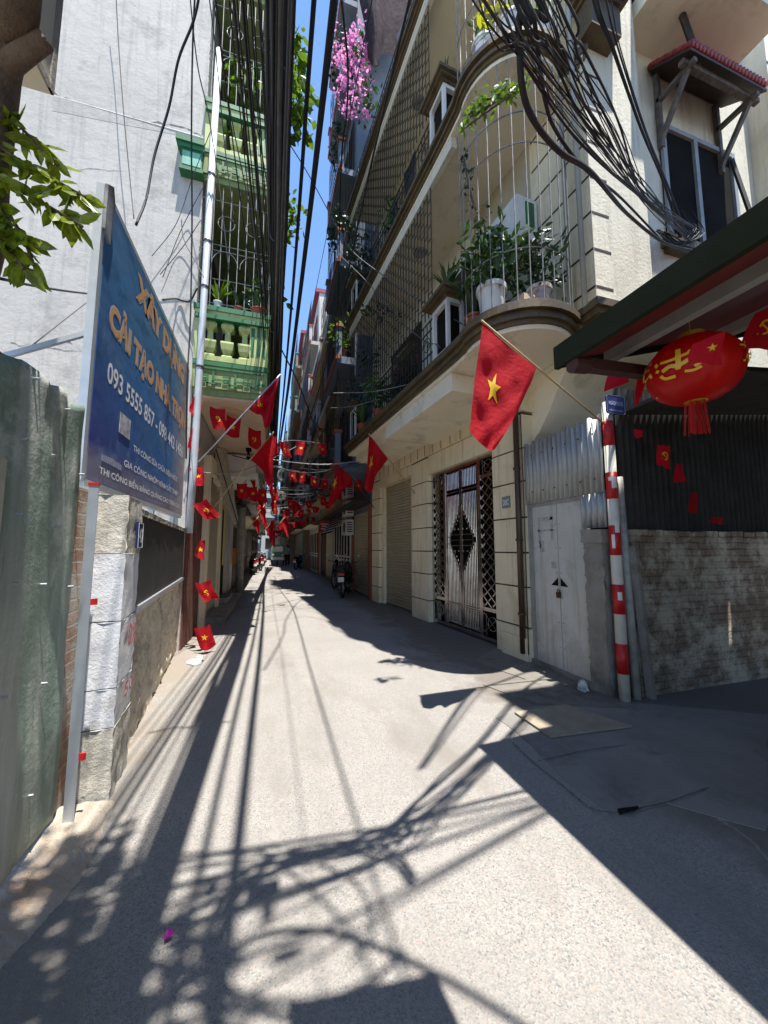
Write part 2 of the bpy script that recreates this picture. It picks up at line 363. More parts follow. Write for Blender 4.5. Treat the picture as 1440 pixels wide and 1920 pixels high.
L0 = [PZ(-10, 1775, 0), PZ(60, 1640, 0), PZ(110, 1570, 0), PZ(150, 1535, 0)]; L1 = [PZ(0, 1830, 0), PZ(100, 1720, 0), PZ(165, 1640, 0), PZ(225, 1500, 0)]
rr = random.Random(3)
L0c = cr([p+Vector((-0.35, 0, 0)) for p in [PZ(0, 1850, 0)]+L0], 10); L1c = cr([PZ(0, 1860, 0)+Vector((-.05, -.25, 0))]+L1, 10)
for i in range(len(L0c)):
    for j in range(N):
        t = j/(N-1); p = L0c[i].lerp(L1c[i], t); h = 0.055*math.sin(math.pi*min(1, (1-t)*1.6)/2)+rr.uniform(-.006, .006) if t < 1 else -0.01
        rub.v.append(Vector((p.x+rr.uniform(-.006, .006), p.y+rr.uniform(-.006, .006), max(h, -0.01) if t < 1 else -0.01)))
for i in range(len(L0c)-1):
    for j in range(N-1): rub.f.append((i*N+j, i*N+j+1, (i+1)*N+j+1, (i+1)*N+j))
tag(rub.build('rubble_kerb', RUB, smooth=True), 'broken pinkish rubble kerb at the foot of the green tin fence', 'kerb', kind='structure')
# raised kerb blocks by the left doors
# ================================================================== LEFT: tin fence
fx = -1.06
fe = thing('tin_fence', 'green painted tin sheet fence with a dented top edge and roofing nails', 'fence', (fx, 1.6, 0))
g = MB(); NY, NZ = 90, 60; y0, y1 = -2.0, 2.54; rr = random.Random(5)
from mathutils import noise as mnoise
for j in range(NZ+1):
    for i in range(NY+1):
        y = y0+(y1-y0)*i/NY; zt = 2.31+0.018*math.sin(y*23)+0.02*mnoise.noise(Vector((y*4, 0, 3))); zb = 0.07+0.03*mnoise.noise(Vector((y*2, 5, 1)))
        z = zb+(zt-zb)*j/NZ; d = 0.016*mnoise.noise(Vector((y*2.3, z*1.4, 0)))+0.008*mnoise.noise(Vector((y*7, z*3, 0)))+0.010*math.sin(y*9.5)
        if j > NZ-6: d += 0.014*math.sin(y*31)*(j-NZ+6)/6
        g.v.append(Vector((fx+d, y, z)))
for j in range(NZ):
    for i in range(NY): g.f.append((j*(NY+1)+i, j*(NY+1)+i+1, (j+1)*(NY+1)+i+1, (j+1)*(NY+1)+i))
so_ = g.build('tin_sheet', fence_mat(), fe, smooth=True); md = so_.modifiers.new('thickness', 'SOLIDIFY'); md.thickness = 0.004; md.offset = -1
k = MB()
for z in (0.35, 0.85, 1.32, 1.62, 1.95, 2.24):
    for y in [0.9+0.27*i+0.05*math.sin(i*5+z*9) for i in range(7)]:
        if y < 2.5: k.tube([(fx+0.004, y, z+0.03*math.sin(y*7)), (fx+0.03, y, z+0.03*math.sin(y*7))], 0.006, 6)
k.build('nails', GALV, fe)
p = MB(); p.box(fx-0.07, fx-0.02, -2, 2.5, 1.5, 1.55); p.box(fx-0.07, fx-0.02, -2, 2.5, 0.5, 0.55); p.build('rail', DWOOD, fe)
p = MB(); p.box(fx+0.012, fx+0.024, 1.2, 1.865, 0.82, 1.86)
p.build('patch_panel', M('old_cream_board', (0.50, 0.47, 0.38), (0.36, 0.34, 0.27), 0.8, 5, bmp=0.4, grime=(0.3, 0.27, 0.2)), fe)['label'] = 'dirty cream board nailed on the fence near the left edge'
# ---- brick back wall behind fence end
p = MB(); p.box(-1.30, -1.09, 2.56, 2.72, 0, 1.86)
tag(p.build('brick_jamb', brick_mat('jamb_brick', (0.34, 0.18, 0.10), (0.28, 0.16, 0.10), (0.36, 0.33, 0.28), (0.40, 0.37, 0.31))), 'crumbling narrow brick jamb between the tin fence and the painted pillar', 'wall')
# ---- galvanised angle post
ps = thing('angle_post', 'grey galvanised angle iron post with red painted tips beside the tin fence', 'post', (-1.0, 2.52, 0))
p = MB(); p.box(-1.015, -0.965, 2.52, 2.526, 0, 1.87); p.box(-1.015, -1.009, 2.526, 2.565, 0, 1.87); p.build('angle_iron', GALV, ps)
p = MB()
for z in (0.35, 1.18): p.box(-0.965, -0.935, 2.525, 2.535, z, z+0.035)
p.box(-1.018, -0.962, 2.517, 2.53, 1.862, 1.88); p.build('red_tab', REDP, ps)
# ---- painted block pillar
def WLf(p):   # local frame of the low wall: a along the wall from the pillar corner, b inwards (to the lot), z
    u = Vector((-0.35, 3.45, 0)).normalized(); n = Vector((-u.y, u.x, 0)); return Vector((-0.88, 2.74, 0))+u*p[0]+n*p[1]+Vector((0, 0, p[2]))
PB = M('bluish_whitewash', (0.68, 0.69, 0.71), (0.60, 0.61, 0.63), 0.9, 2.5, bmp=0.5, bscale=45, grime=(0.33, 0.29, 0.22), bdist=0.012)
pil = thing('block_pillar', 'whitewashed concrete block pillar with house number and red stencil', 'pillar', (-0.98, 2.9, 0))
rr = random.Random(9)
def rough_block(mb, a0, a1, b0, b1, z0, z1, T, amp=0.008, n=9):
    """box skin with many small dents"""
    import itertools
    def face(o, du, dv, nn):
        nu = max(2, int(du.length/0.04)); nv = max(2, int(dv.length/0.04)); base = len(mb.v)
        for j in range(nv+1):
            for i in range(nu+1):
                q = o+du*i/nu+dv*j/nv; e = mnoise.noise(q*9)*amp+mnoise.noise(q*31)*amp*0.6
                q2 = q+Vector((mnoise.noise(q*17), mnoise.noise(q*17+Vector((9, 0, 0))), 0))*amp*(1.5 if i in (0, nu) else 0.2)
                mb.v.append(Vector(T(q2+nn*e)))
        for j in range(nv):
            for i in range(nu): mb.f.append((base+j*(nu+1)+i, base+j*(nu+1)+i+1, base+(j+1)*(nu+1)+i+1, base+(j+1)*(nu+1)+i))
    V = Vector
    face(V((a0, b0, z0)), V((a1-a0, 0, 0)), V((0, 0, z1-z0)), V((0, -1, 0)))
    face(V((a0, b1, z0)), V((0, b0-b1, 0)), V((0, 0, z1-z0)), V((-1, 0, 0)))
    face(V((a0, b0, z1)), V((a1-a0, 0, 0)), V((0, b1-b0, 0)), V((0, 0, 1)))
    face(V((a1, b0, z0)), V((0, b1-b0, 0)), V((0, 0, z1-z0)), V((1, 0, 0)))
p = MB()
for z0_, z1_ in ((0.42, 0.64), (0.65, 1.04), (1.052, 1.46)): rough_block(p, 0.0, 0.40, 0.0, 0.26, z0_, z1_+.004, WLf, .006)
p.build('painted_blocks', PB, pil, smooth=True)
p = MB(); rough_block(p, -0.004, 0.403, -0.004, 0.263, 0, 0.415, WLf, 0.010); rough_block(p, 0, 0.40, 0, 0.26, 1.468, 1.84, WLf, 0.008); p.box(0.02, 0.38, 0.02, 0.24, 0.3, 1.8, WLf)
p.build('bare_render', M('stained_render', (0.60, 0.57, 0.50), (0.44, 0.41, 0.34), 0.95, 6, bmp=0.6, bscale=26, grime=(0.13, 0.13, 0.095), streak=(.2,.19,.15), bdist=0.02), pil, smooth=True)
pl = MB(); pl.box(0.19, 0.34, -0.026, -0.012, 1.50, 1.68, WLf)
pn = pl.build('number_plate', BLUEP, pil); pn['label'] = 'small blue enamel house number plate 42'
bd = MB(); u_ = (WLf((1, 0, 0))-WLf((0, 0, 0))); n_ = (WLf((0, 1, 0))-WLf((0, 0, 0)))
put_text(bd, '42', WLf((0.21, -0.030, 1.54)), u_, (0, 0, 1), 0.11, 0.10, 0.03)
for a0, a1, z0, z1 in ((0.195, 0.335, 1.503, 1.508), (0.195, 0.335, 1.672, 1.677), (0.195, 0.199, 1.508, 1.672), (0.331, 0.335, 1.508, 1.672)): bd.box(a0, a1, -0.029, -0.0125, z0, z1, WLf)
bd.build('numerals', LETW, pn)
st = MB(); put_text(st, '0%', WLf((0.10, -0.026, 0.86)), u_, (0, 0, 1), 0.22, 0.15, 0.02); put_text(st, '50', WLf((0.09, -0.026, 0.55)), u_, (0, 0, 1), 0.22, 0.09, 0.02)
st.build('stencil', M('faded_red_spray', (0.60, 0.10, 0.12), (0.60, 0.25, 0.25), 0.9, 18), pil)['label'] = 'faded red sprayed numerals'
# ---- low wall
LW = M('peeling_render', (0.74, 0.66, 0.52), (0.64, 0.57, 0.45), 0.95, 3, bmp=1.0, bscale=12, grime=(0.14, 0.11, 0.08), bdist=0.04)
lw = thing('low_wall', 'peeling low boundary wall with a black notice board under the blue sign', 'wall', (-1.1, 4.5, 0))
p = MB(); rough_block(p, 0.41, 3.75, 0.05, 0.18, 0, 1.76, WLf, 0.03); p.box(0.42, 3.74, 0.09, 0.17, 0, 1.7, WLf); p.build('render', LW, lw, smooth=True)
p = MB(); p.box(0.42, 3.73, 0.012, 0.045, 1.06, 1.74, WLf)
bb = p.build('black_board', M('black_board', (0.010, 0.011, 0.012), (0.022, 0.023, 0.023), 0.62, 3, streak=(0.06, 0.062, 0.062), grime=(0.035, 0.037, 0.037)), lw); bb['label'] = 'scratched black board with faded chalky marks'
p = MB(); p.box(0.42, 3.74, -0.01, 0.012, 1.03, 1.075, WLf); p.build('aluminium_strip', GALV, lw)
p = MB(); rough_block(p, 0.41, 3.76, 0.0, 0.19, 1.745, 1.79, WLf, 0.012); p.build('coping', CONC, lw, smooth=True)
# ---- rubbish
p = MB(); rr = random.Random(4); c = PZ(365, 1243, 0); p.prism([(c.x+0.10*math.cos(a)*rr.uniform(.7, 1.2), c.y+0.14*math.sin(a)*rr.uniform(.7, 1.2)) for a in [k*0.7 for k in range(9)]], 0.004, 0.02)
p.lathe((c.x+0.05, c.y+0.05, 0.02), [(0.05, 0), (0.055, 0.01), (0.04, 0.05)], 10)
tag(p.build('paper_litter', WHITE), 'flattened white food tray lying by the end of the low wall', 'litter')
# ================================================================== BLUE SIGN
SX = -1.2; sy0, sy1 = 2.93, 5.72; sz0, sz1 = 1.97, 4.06
bs = thing('shop_signboard', 'tall blue advertising signboard with orange and white lettering', 'sign', (SX, 4.3, 1.9))
def sign_mat():
    m, t, b, co = base_mat('sign_vinyl'); s = t.nodes.new('ShaderNodeSeparateXYZ'); t.links.new(co, s.inputs[0])
    a = t.nodes.new('ShaderNodeMath'); a.operation = 'MULTIPLY_ADD'; a.inputs[1].default_value = 0.6; t.links.new(s.outputs[1], a.inputs[0]); t.links.new(s.outputs[2], a.inputs[2])
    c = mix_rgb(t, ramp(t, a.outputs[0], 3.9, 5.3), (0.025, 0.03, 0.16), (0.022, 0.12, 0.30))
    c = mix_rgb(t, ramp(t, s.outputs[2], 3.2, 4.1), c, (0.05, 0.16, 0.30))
    # printed grey band along the bottom and the faded far end
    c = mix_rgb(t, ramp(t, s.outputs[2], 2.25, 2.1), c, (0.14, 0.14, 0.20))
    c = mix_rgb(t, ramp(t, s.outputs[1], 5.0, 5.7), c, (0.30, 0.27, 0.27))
    c = mix_rgb(t, ramp(t, noise(t, co, 2.5, 8, 0.7), 0.52, 0.8), c, (0.12, 0.20, 0.32))
    t.links.new(c, b.inputs['Base Color']); b.inputs['Roughness'].default_value = 0.5
    bump(t, b, noise(t, co, 1.6, 3), 0.4, 0.05); return m
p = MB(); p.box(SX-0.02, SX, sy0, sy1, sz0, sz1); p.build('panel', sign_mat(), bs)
p = MB()
for (a, b) in (((sy0-0.04, sz0-0.02), (sy0-0.04, sz1+0.02)), ((sy1+0.02, sz0-0.02), (sy1+0.02, sz1+0.02)), ((sy0-0.02, sz0-0.03), (sy1, sz0-0.03)), ((sy0-0.02, sz1+0.02), (sy1, sz1+0.02))):
    p.bar((SX-0.025, a[0], a[1]), (SX-0.025, b[0], b[1]), 0.05, 0.05)
p.build('frame', M('aluminium_frame', (0.55, 0.60, 0.64), (0.45, 0.50, 0.54), 0.4, 5, metal=0.5), bs)
p = MB()
for y in (3.6, 4.6, 5.5): p.bar((SX-0.06, y, 0.0), (SX-0.06, y, sz1), 0.05)
for y in (2.95, 4.2): p.bar((SX-0.06, y, 3.0), (SX-0.9, y-0.2, 2.4), 0.03)
p.build('support_post', GALV, bs)
p = MB(); p.sweep([(SX+0.001, sy0-0.06, 3.75), (SX+0.001, sy0+0.035, 3.70), (SX+0.006, sy0+0.06, 4.03), (SX+0.02, sy0-0.02, 4.11), (SX+0.004, sy0-0.07, 4.08)], None, (0.02, 0, 0))
p.build('torn_corner', M('torn_vinyl', (0.03, 0.03, 0.035), (0.30, 0.31, 0.33), 0.6, 4), bs)['label'] = 'peeled dark corner of the vinyl at the top'
def sign_line(name, body, y0, y1, zt, zb, mat, bold=0.0, back=None, off=0.0015):
    """zt/zb: (top at near end, top far), letters level"""
    if back:
        m = MB(); put_text(m, body, (SX+off, y0-0.012, zb-0.012), (0, 1, 0), (0, 0, 1), y1-y0+0.024, zt-zb+0.024, bold+0.035); m.build(name+'_outline', back, bs)
        off += 0.0012
    m = MB(); put_text(m, body, (SX+off, y0, zb), (0, 1, 0), (0, 0, 1), y1-y0, zt-zb, bold); m.build(name, mat, bs)
def zy(x, y): q = PX(x, y, SX); return q.y, q.z
LB = M('pale_outline', (0.55, 0.50, 0.50), (0.45, 0.42, 0.44), 0.6, 9)
sign_line('headline', 'XÂY DỰNG', zy(258, 520)[0], 5.45, zy(262, 505)[1], zy(258, 575)[1], LETO, 0.035, LB)
sign_line('headline', 'CẢI TẠO NHÀ TRỌN', zy(205, 600)[0], 5.66, zy(208, 545)[1], zy(207, 632)[1], LETO, 0.035, LB)
sign_line('phone_number', '093 5555 857 - 098 442 1486', zy(201, 700)[0], 5.62, zy(201, 672)[1], zy(201, 716)[1], LETW, 0.02)
q = zy(250, 840); sign_line('service_line', 'THI CÔNG SỬA CHỮA ĐIỆN NƯỚC', q[0], 5.4, zy(249, 828)[1], zy(249, 848)[1], LETW, 0.01)
q = zy(233, 860); sign_line('service_line', 'GIA CÔNG NHÔM KÍNH SẮT THÉP', q[0], 5.45, zy(233, 853)[1], zy(233, 874)[1], LETW, 0.01)
q = zy(186, 880); sign_line('service_line', 'THI CÔNG BIỂN BẢNG QUẢNG CÁO TRÊN CAO', q[0], 5.6, zy(186, 866)[1], zy(186, 890)[1], LETW, 0.01)
p = MB(); yq, zq = zy(225, 812); p.box(SX+0.002, SX+0.006, yq-0.03, yq+0.2, zq+0.0, zq+0.17)
p.build('pasted_label', M('old_sticker', (0.50, 0.49, 0.47), (0.16, 0.18, 0.25), 0.7, 14), bs)
p = MB(); yq, zq = zy(190, 858)
for k in range(11): p.box(SX+0.002, SX+0.004, yq+k*0.035, yq+k*0.035+0.027, zq-0.02, zq+0.035-0.002*abs(k-5))
p.build('worn_logo', M('worn_print', (0.26, 0.27, 0.33), (0.14, 0.15, 0.24), 0.7, 14), bs)
# ================================================================== GREY GABLE HOUSE with green balconies
GY = 6.2; gx = -1.24
gh = thing('green_balcony_house', 'tall grey rendered house with green balustraded balconies over the alley', 'house', (gx-2, GY+3, 0))
p = MB(); p.box(-9, gx, GY, 12.6, 0, 19); p.build('wall', GREYR, gh)
# cracks + plaster band on the gable
def crack(pts, wdt=0.012):
    m = MB(); q = [PY(x, y, GY) for x, y in pts]
    q = cr(q, 5); rnd = random.Random(2); q = [Vector((a.x, GY-0.002, a.z+rnd.uniform(-.02, .02))) for a in q]
    for a, b in zip(q, q[1:]):
        w1 = wdt*rnd.uniform(.3, 1.3); m.add([(a.x, GY-0.003, a.z-w1), (b.x, GY-0.003, b.z-w1*.7), (b.x, GY-0.003, b.z+w1*.7), (a.x, GY-0.003, a.z+w1)], [(0, 1, 2, 3)])
    return m
CRK = M('crack', (0.10, 0.095, 0.09), (0.16, 0.155, 0.15), 0.9, 9)
crack([(97, 174), (130, 188), (160, 205), (180, 206), (212, 218), (250, 222), (275, 228), (310, 233), (352, 243), (380, 258)]).build('crack', CRK, gh)
crack([(105, 315), (180, 318), (240, 322)], 0.004).build('crack', CRK, gh)
crack([(20, 645), (60, 648), (110, 655), (170, 660)], 0.006).build('crack', CRK, gh)
crack([(105, 640), (120, 637), (135, 645)], 0.02).build('crack', CRK, gh)
m = MB(); a = PY(100, 180, GY); b = PY(388, 262, GY)
m.add([(a.x, GY-0.012, a.z), (b.x, GY-0.012, b.z), (b.x, GY-0.002, b.z-0.02), (a.x, GY-0.002, a.z-0.25), (a.x, GY-0.002, a.z+0.02), (b.x, GY-0.002, b.z+0.02)], [(0, 1, 5, 4), (0, 3, 2, 1)]); m.build('plaster_band', GREYR, gh)
# ledge
def zed(y): return PY(365, y, GY).z
lx0, lx1 = -1.63, -1.22
ld = MB(); ld.box(lx0, lx1, GY-0.20, GY, 8.0, 8.09); ld.box(lx0+0.03, lx1-0.0, GY-0.17, GY, 7.92, 8.0); ld.box(lx0+0.08, lx1-0.02, GY-0.14, GY, 7.60, 7.92); ld.box(lx0+0.06, lx1, GY-0.16, GY, 7.54, 7.60)
lo = ld.build('ledge', GGREEN, gh); lo['label'] = 'small green moulded ledge on the grey gable'
m = MB(); m.box(lx0+0.10, lx1-0.04, GY-0.145, GY-0.1, 7.64, 7.88); m.build('ledge_panel', M('turquoise_paint', (0.16, 0.42, 0.30), (0.13, 0.36, 0.26), 0.6, 4, streak=(0.08, 0.25, 0.18)), lo)
# balconies
BX0, BX1 = gx, -0.13; BY0 = 6.12; BY1 = 12.2
def balcony(zb, detail=True):
    z0 = zb
    s = MB(); s.box(BX0, BX1-0.03, BY0+0.03, BY1, z0, z0+0.10); s.box(BX0, BX1, BY0, BY1, z0+0.10, z0+0.52)
    sl = s.build('balcony_slab', M('olive_slab', (0.25, 0.31, 0.12), (0.19, 0.24, 0.09), 0.8, 3, bmp=0.2, streak=(0.10, 0.13, 0.05)), gh)
    s = MB(); s.box(BX0, BX1+0.02, BY0-0.02, BY1+.02, z0+0.46, z0+0.53); s.build('green_band', GGREEN, sl)
    if detail:     # meander relief
        s = MB(); a = BX0+0.12; w_ = 0.30; zt = z0+0.40; zc = z0+0.16; t_ = 0.03
        T = lambda p: Vector((p[0], BY0-0.012-p[1], p[2]))
        s.box(a, BX1-0.06, 0, 0.01, zt, zt+t_, T)
        for k in range(3):
            x = a+k*w_*1.08
            s.box(x, x+0.12, 0, 0.01, zc+0.12, zc+0.15, T); s.box(x+0.09, x+0.12, 0, 0.01, zc, zc+0.12, T); s.box(x+0.09, x+0.22, 0, 0.01, zc-0.005, zc+0.022, T)
            s.box(x+0.17, x+0.20, 0, 0.01, zc+0.06, zc+0.2, T); s.box(x+0.20, x+0.31, 0, 0.01, zc+0.06, zc+0.09, T)
            s.box(x+0.0, x+0.08, 0, 0.01, zc+0.04, zc+0.07, T)
        s.build('meander_relief', GGREEN, sl)
    s = MB(); s.box(BX0, BX1, BY0+0.02, BY0+0.20, z0+0.56, z0+0.64); s.box(BX1-0.18, BX1, BY0+0.2, BY1, z0+0.56, z0+0.64)
    s.box(BX0, BX1+0.03, BY0-0.03, BY0+0.20, z0+1.30, z0+1.36); s.box(BX1-0.18, BX1+0.03, BY0+0.2, BY1, z0+1.30, z0+1.36)
    s.box(BX0, BX0+0.1, BY0+.02, BY0+.18, z0+.64, z0+1.3); s.box(BX1-0.29, BX1, BY0+0.02, BY0+0.22, z0+0.64, z0+1.3)
    bl = s.build('balustrade', LGREEN, gh)
    s = MB(); s.box(BX0-.02, BX1+0.05, BY0-0.05, BY0+0.22, z0+1.36, z0+1.44); s.box(BX1-0.2, BX1+0.05, BY0+0.22, BY1, z0+1.36, z0+1.44)
    s.box(BX0, BX1+0.02, BY0-.035, BY0+.2, z0+1.235, z0+1.299); s.build('handrail', GGREEN, bl)
    s = MB()
    for k in range(3): s.box(BX1-0.27+k*0.09, BX1-0.22+k*0.09, BY0+0.012, BY0+0.018, z0+0.72, z0+1.2+(k == 1)*.03)
    s.build('green_inlay', GGREEN, bl)
    prof = [(0.035, 0), (0.085, 0), (0.085, 0.03), (0.045, 0.07), (0.09, 0.14), (0.105, 0.24), (0.10, 0.27), (0.045, 0.30), (0.04, 0.44), (0.05, 0.47), (0.10, 0.50), (0.10, 0.55), (0.07, 0.60), (0.10, 0.64), (0.10, 0.67)]
    for k in range(3):
        b_ = MB(); b_.lathe((BX0+0.22+k*0.26, BY0+0.11, z0+0.635), prof, 4, sq=True); b_.build('baluster', LGREEN, bl)
    for k in range(14):
        b_ = MB(); b_.lathe((BX1-0.09, BY0+0.5+k*0.4, z0+0.635), prof, 4, sq=True); b_.build('baluster', LGREEN, bl)
    return bl
balcony(3.90); balcony(7.55); balcony(11.3, False); balcony(14.9, False)
m = MB(); m.box(BX0+0.02, BX1-0.04, BY0+0.06, BY1, 3.86, 3.897); m.build('soffit', M('peach_soffit', (0.60, 0.47, 0.34), (0.54, 0.42, 0.30), 0.8, 2), gh)
m = MB(); m.lathe((-0.72, 6.75, 3.80), [(0.12, 0.06), (0.22, 0.055), (0.20, 0.0), (0.1, -0.01)], 20); m.build('ceiling_rose', M('rose_plaster', (0.42, 0.27, 0.16), (0.5, 0.33, 0.2), 0.8), gh)
m = MB(); m.box(-0.62, -0.5, 9.1, 9.22, 3.79, 3.86); m.lathe((-0.56, 9.16, 3.6), [(0.02, 0.2), (0.03, 0.12), (0.055, 0.03), (0.02, 0)], 10); m.build('lamp', DARK, gh)
# window cage behind the balcony (levels 1..3)
for z0, z1 in ((5.36, 7.5), (9.0, 11.2), (12.8, 14.8)):
    s = MB()
    for k in range(9): s.tube([(BX0+0.06+k*0.13, BY0+0.05, z0-0.05), (BX0+0.06+k*0.13, BY0+0.05, z1)], 0.007, 5)
    for k in range(36): s.tube([(BX1-0.03, BY0+0.1+k*0.16, z0), (BX1-0.03, BY0+0.1+k*0.16, z1)], 0.007, 4)
    for z in (z0+0.08, z0+0.5, z0+1.0, z0+1.1, z1-0.25): s.tube([(BX0, BY0+0.05, z), (BX1-0.03, BY0+0.05, z)], 0.008, 5); s.tube([(BX1-0.03, BY0+0.05, z), (BX1-0.03, BY1, z)], 0.008, 5)
    for x in (-0.85, -0.42):    # iron scroll rings
        s.tube([(x+0.13*math.cos(t*.4), BY0+0.04, z0+1.5+0.13*math.sin(t*.4)) for t in range(17)], 0.006, 4)
        s.tube([(x+0.2*math.cos(t*.4), BY0+0.04, z0+0.75+0.25*math.sin(t*.4)) for t in range(9)], 0.006, 4)
    s.build('iron_cage', GRILLE if z0 > 9 else GRILLEW, gh)
    d = MB(); d.box(gx+0.005, gx+0.03, 7.0, 8.0, z0-0.8, z1-0.4); d.box(gx+0.005, gx+0.03, 9.2, 11.2, z0-0.8, z1-0.4); d.build('balcony_door', DWOOD, gh)
# ground floor: brick, doors, awning
m = MB(); m.box(gx+0.003, gx+0.02, 6.25, 7.5, 0, 2.9)
m.build('brick_facing', brick_mat('red_brick', (0.16, 0.045, 0.025), (0.12, 0.035, 0.02), (0.08, 0.06, 0.05), axis='y'), gh)
m = MB()
for k in range(60): m.box(gx+0.01, gx+0.05, 7.7, 9.4, 0.1+k*0.045, 0.14+k*0.045)
m.build('roller_shutter', M('tan_shutter', (0.42, 0.36, 0.25), (0.36, 0.31, 0.22), 0.6), gh)
m = MB(); m.box(gx, gx+0.12, 7.5, 7.7, 0, 2.95); m.box(gx, gx+0.12, 9.4, 9.6, 0, 2.95); m.box(gx, gx+0.14, 7.5, 9.6, 2.95, 3.25); m.box(gx, gx+.1, 9.6, 12.5, 2.7, 3.6); m.build('door_frame', CREAM, gh)
m = MB(); m.box(gx+0.01, gx+0.04, 9.8, 10.9, 0.1, 2.5); m.build('door', DARK, gh)
m = MB(); m.box(gx, gx+0.42, 8.0, 12.2, 0, 0.16); m.box(gx, gx+0.28, 9.8, 11.0, 0.16, 0.3); m.build('doorstep', CONC, gh)
tag(gh)
# plants on green balconies
def leaves(mb, c, rad, n, size, seed=0, droop=0.0, long=2.2):
    rnd = random.Random(seed); c = Vector(c)
    for _ in range(n):
        d = Vector((rnd.gauss(0, 1), rnd.gauss(0, 1), rnd.gauss(0, 1))).normalized()*(rnd.random()**0.45)
        p = c+Vector((d.x*rad[0], d.y*rad[1], d.z*rad[2])); leaf(mb, p, size*rnd.uniform(.6, 1.3), rnd, droop, long)
def leaf(mb, p, s, rnd, droop=0.0, long=2.2, dirn=None):
    a = dirn or Vector((rnd.gauss(0, 1), rnd.gauss(0, 1), rnd.gauss(0, .6)-droop))
    a = a.normalized(); b = a.cross(Vector((rnd.gauss(0, 1), rnd.gauss(0, 1), rnd.gauss(0, 1)))).normalized(); n = a.cross(b); w_ = s/long
    vs = [p, p+a*s*.3+b*w_*.45+n*s*.05, p+a*s*.65+b*w_*.42+n*s*.04, p+a*s, p+a*s*.65-b*w_*.42+n*s*.04, p+a*s*.3-b*w_*.45+n*s*.05, p+a*s*.5-n*s*.02]
    mb.add(vs, [(0, 1, 6), (1, 2, 6), (2, 3, 6), (3, 4, 6), (4, 5, 6), (5, 0, 6)], I3)
def blades(mb, c, n, length, wd, seed=0, spread=0.6):
    rnd = random.Random(seed); c = Vector(c)
    for _ in range(n):
        a = rnd.uniform(0, 6.28); sp = rnd.uniform(.2, 1)*spread; L = length*rnd.uniform(.6, 1.1); h = Vector((math.cos(a), math.sin(a), 0)); pe = Vector((-h.y, h.x, 0)); pts = []
        for k in range(6):
            t = k/5; q = c+h*L*sp*t+Vector((0, 0, L*(t-0.55*sp*t*t*1.3))); w_ = wd*(1-t)**0.6*(0.5+min(1, t*3)*.5); pts += [q-pe*w_/2, q+pe*w_/2]
        mb.add(pts, [(2*k, 2*k+1, 2*k+3, 2*k+2) for k in range(5)], I3)
def pot(mb, c, r, h): mb.lathe(c, [(r*.72, 0), (r*.95, h*.85), (r*1.06, h*.86), (r*1.06, h), (r*.95, h), (r*.9, h*.93)], 18)
def plant(name, label, c, r, h, potmat, kind, size, mat, group=None, seed=1, n=40):
    t = thing(name, label, 'potted plant', c, group); m = MB(); pot(m, c, r, h); m.build('pot', potmat, t, smooth=False)
    m = MB(); top = Vector(c)+Vector((0, 0, h*.9))
    if kind == 'blade': blades(m, top, n, size, size*.10, seed)
    else:
        for k in range(5): m.tube([top, top+Vector((0.25*size*math.cos(k*1.3), .25*size*math.sin(k*1.3), size*.7))], 0.008, 4)
        leaves(m, top+Vector((0, 0, size*.5)), (size*.45, size*.45, size*.55), int(n*1.7), size*.17, seed, 0.25, 2.8)
    m.build('foliage', mat, t); return t
plant('potted_plant', 'broad green leaves in a white pot on the lowest green balcony, nearer the grey wall', (-0.93, 6.2, 5.345), 0.07, 0.14, POTW, 'blade', 0.5, LEAF[0], seed=2, n=26)
plant('potted_plant', 'spreading pale leaves in a rusty red bowl at the corner of the lowest green balcony', (-0.3, 6.22, 5.345), 0.13, 0.13, TERRA, 'leaf', 0.42, LEAF[1], seed=3, n=70)
plant('potted_plant', 'dark leafy plant in the middle of the lowest green balcony rail', (-0.62, 6.22, 5.345), 0.08, 0.11, TERRA, 'blade', 0.42, LEAF[2], seed=4, n=34)
def vine(name, label, clusters, mat, size, cat='climbing plant', stem=True, seed=0):
    t = thing(name, label, cat, Vector(clusters[0][0]))
    m = MB()
    for k, (c, rad, n) in enumerate(clusters): leaves(m, c, rad, n, size, seed+k, 0.4, 1.7)
    m.build('foliage', mat, t)
    if stem: s = MB(); s.tube(cr([c[0] for c in clusters], 5), 0.012, 5); s.build('stem', BARK, t)
    return t
def cl(px, py, Y, r, n): p = PY(px, py, Y); return (p, (r, r, r*1.1), n)
vine('climbing_plant', 'bright yellow-green creeper hanging from the upper green balconies against the sky', [cl(540, 70, 8, .45, 60), cl(535, 110, 8, .6, 110), cl(545, 160, 8, .65, 130), cl(550, 205, 8, .6, 110), cl(525, 225, 8, .5, 80)], LEAF[0], 0.24, seed=10)
vine('climbing_plant', 'sunlit creeper tuft on the second green balcony behind the cable bundle', [cl(470, 140, 6.6, .3, 60), cl(455, 165, 6.6, .35, 80), cl(480, 190, 6.6, .3, 50), cl(440, 235, 6.4, .2, 40)], LEAF[0], 0.16, seed=20)
vine('climbing_plant', 'small yellow-green creeper low against the blue sky beside the cables', [cl(535, 380, 11, .45, 50), cl(548, 410, 11, .5, 60), cl(535, 440, 11, .4, 40), cl(528, 555, 9, .18, 14)], LEAF[0], 0.22, seed=30)
vine('climbing_plant', 'dark leafy creeper inside the iron cage of the green house', [cl(500, 500, 6.5, .2, 60), cl(490, 540, 6.5, .22, 60), cl(470, 565, 6.4, .2, 50)], LEAF[1], 0.10, seed=40)
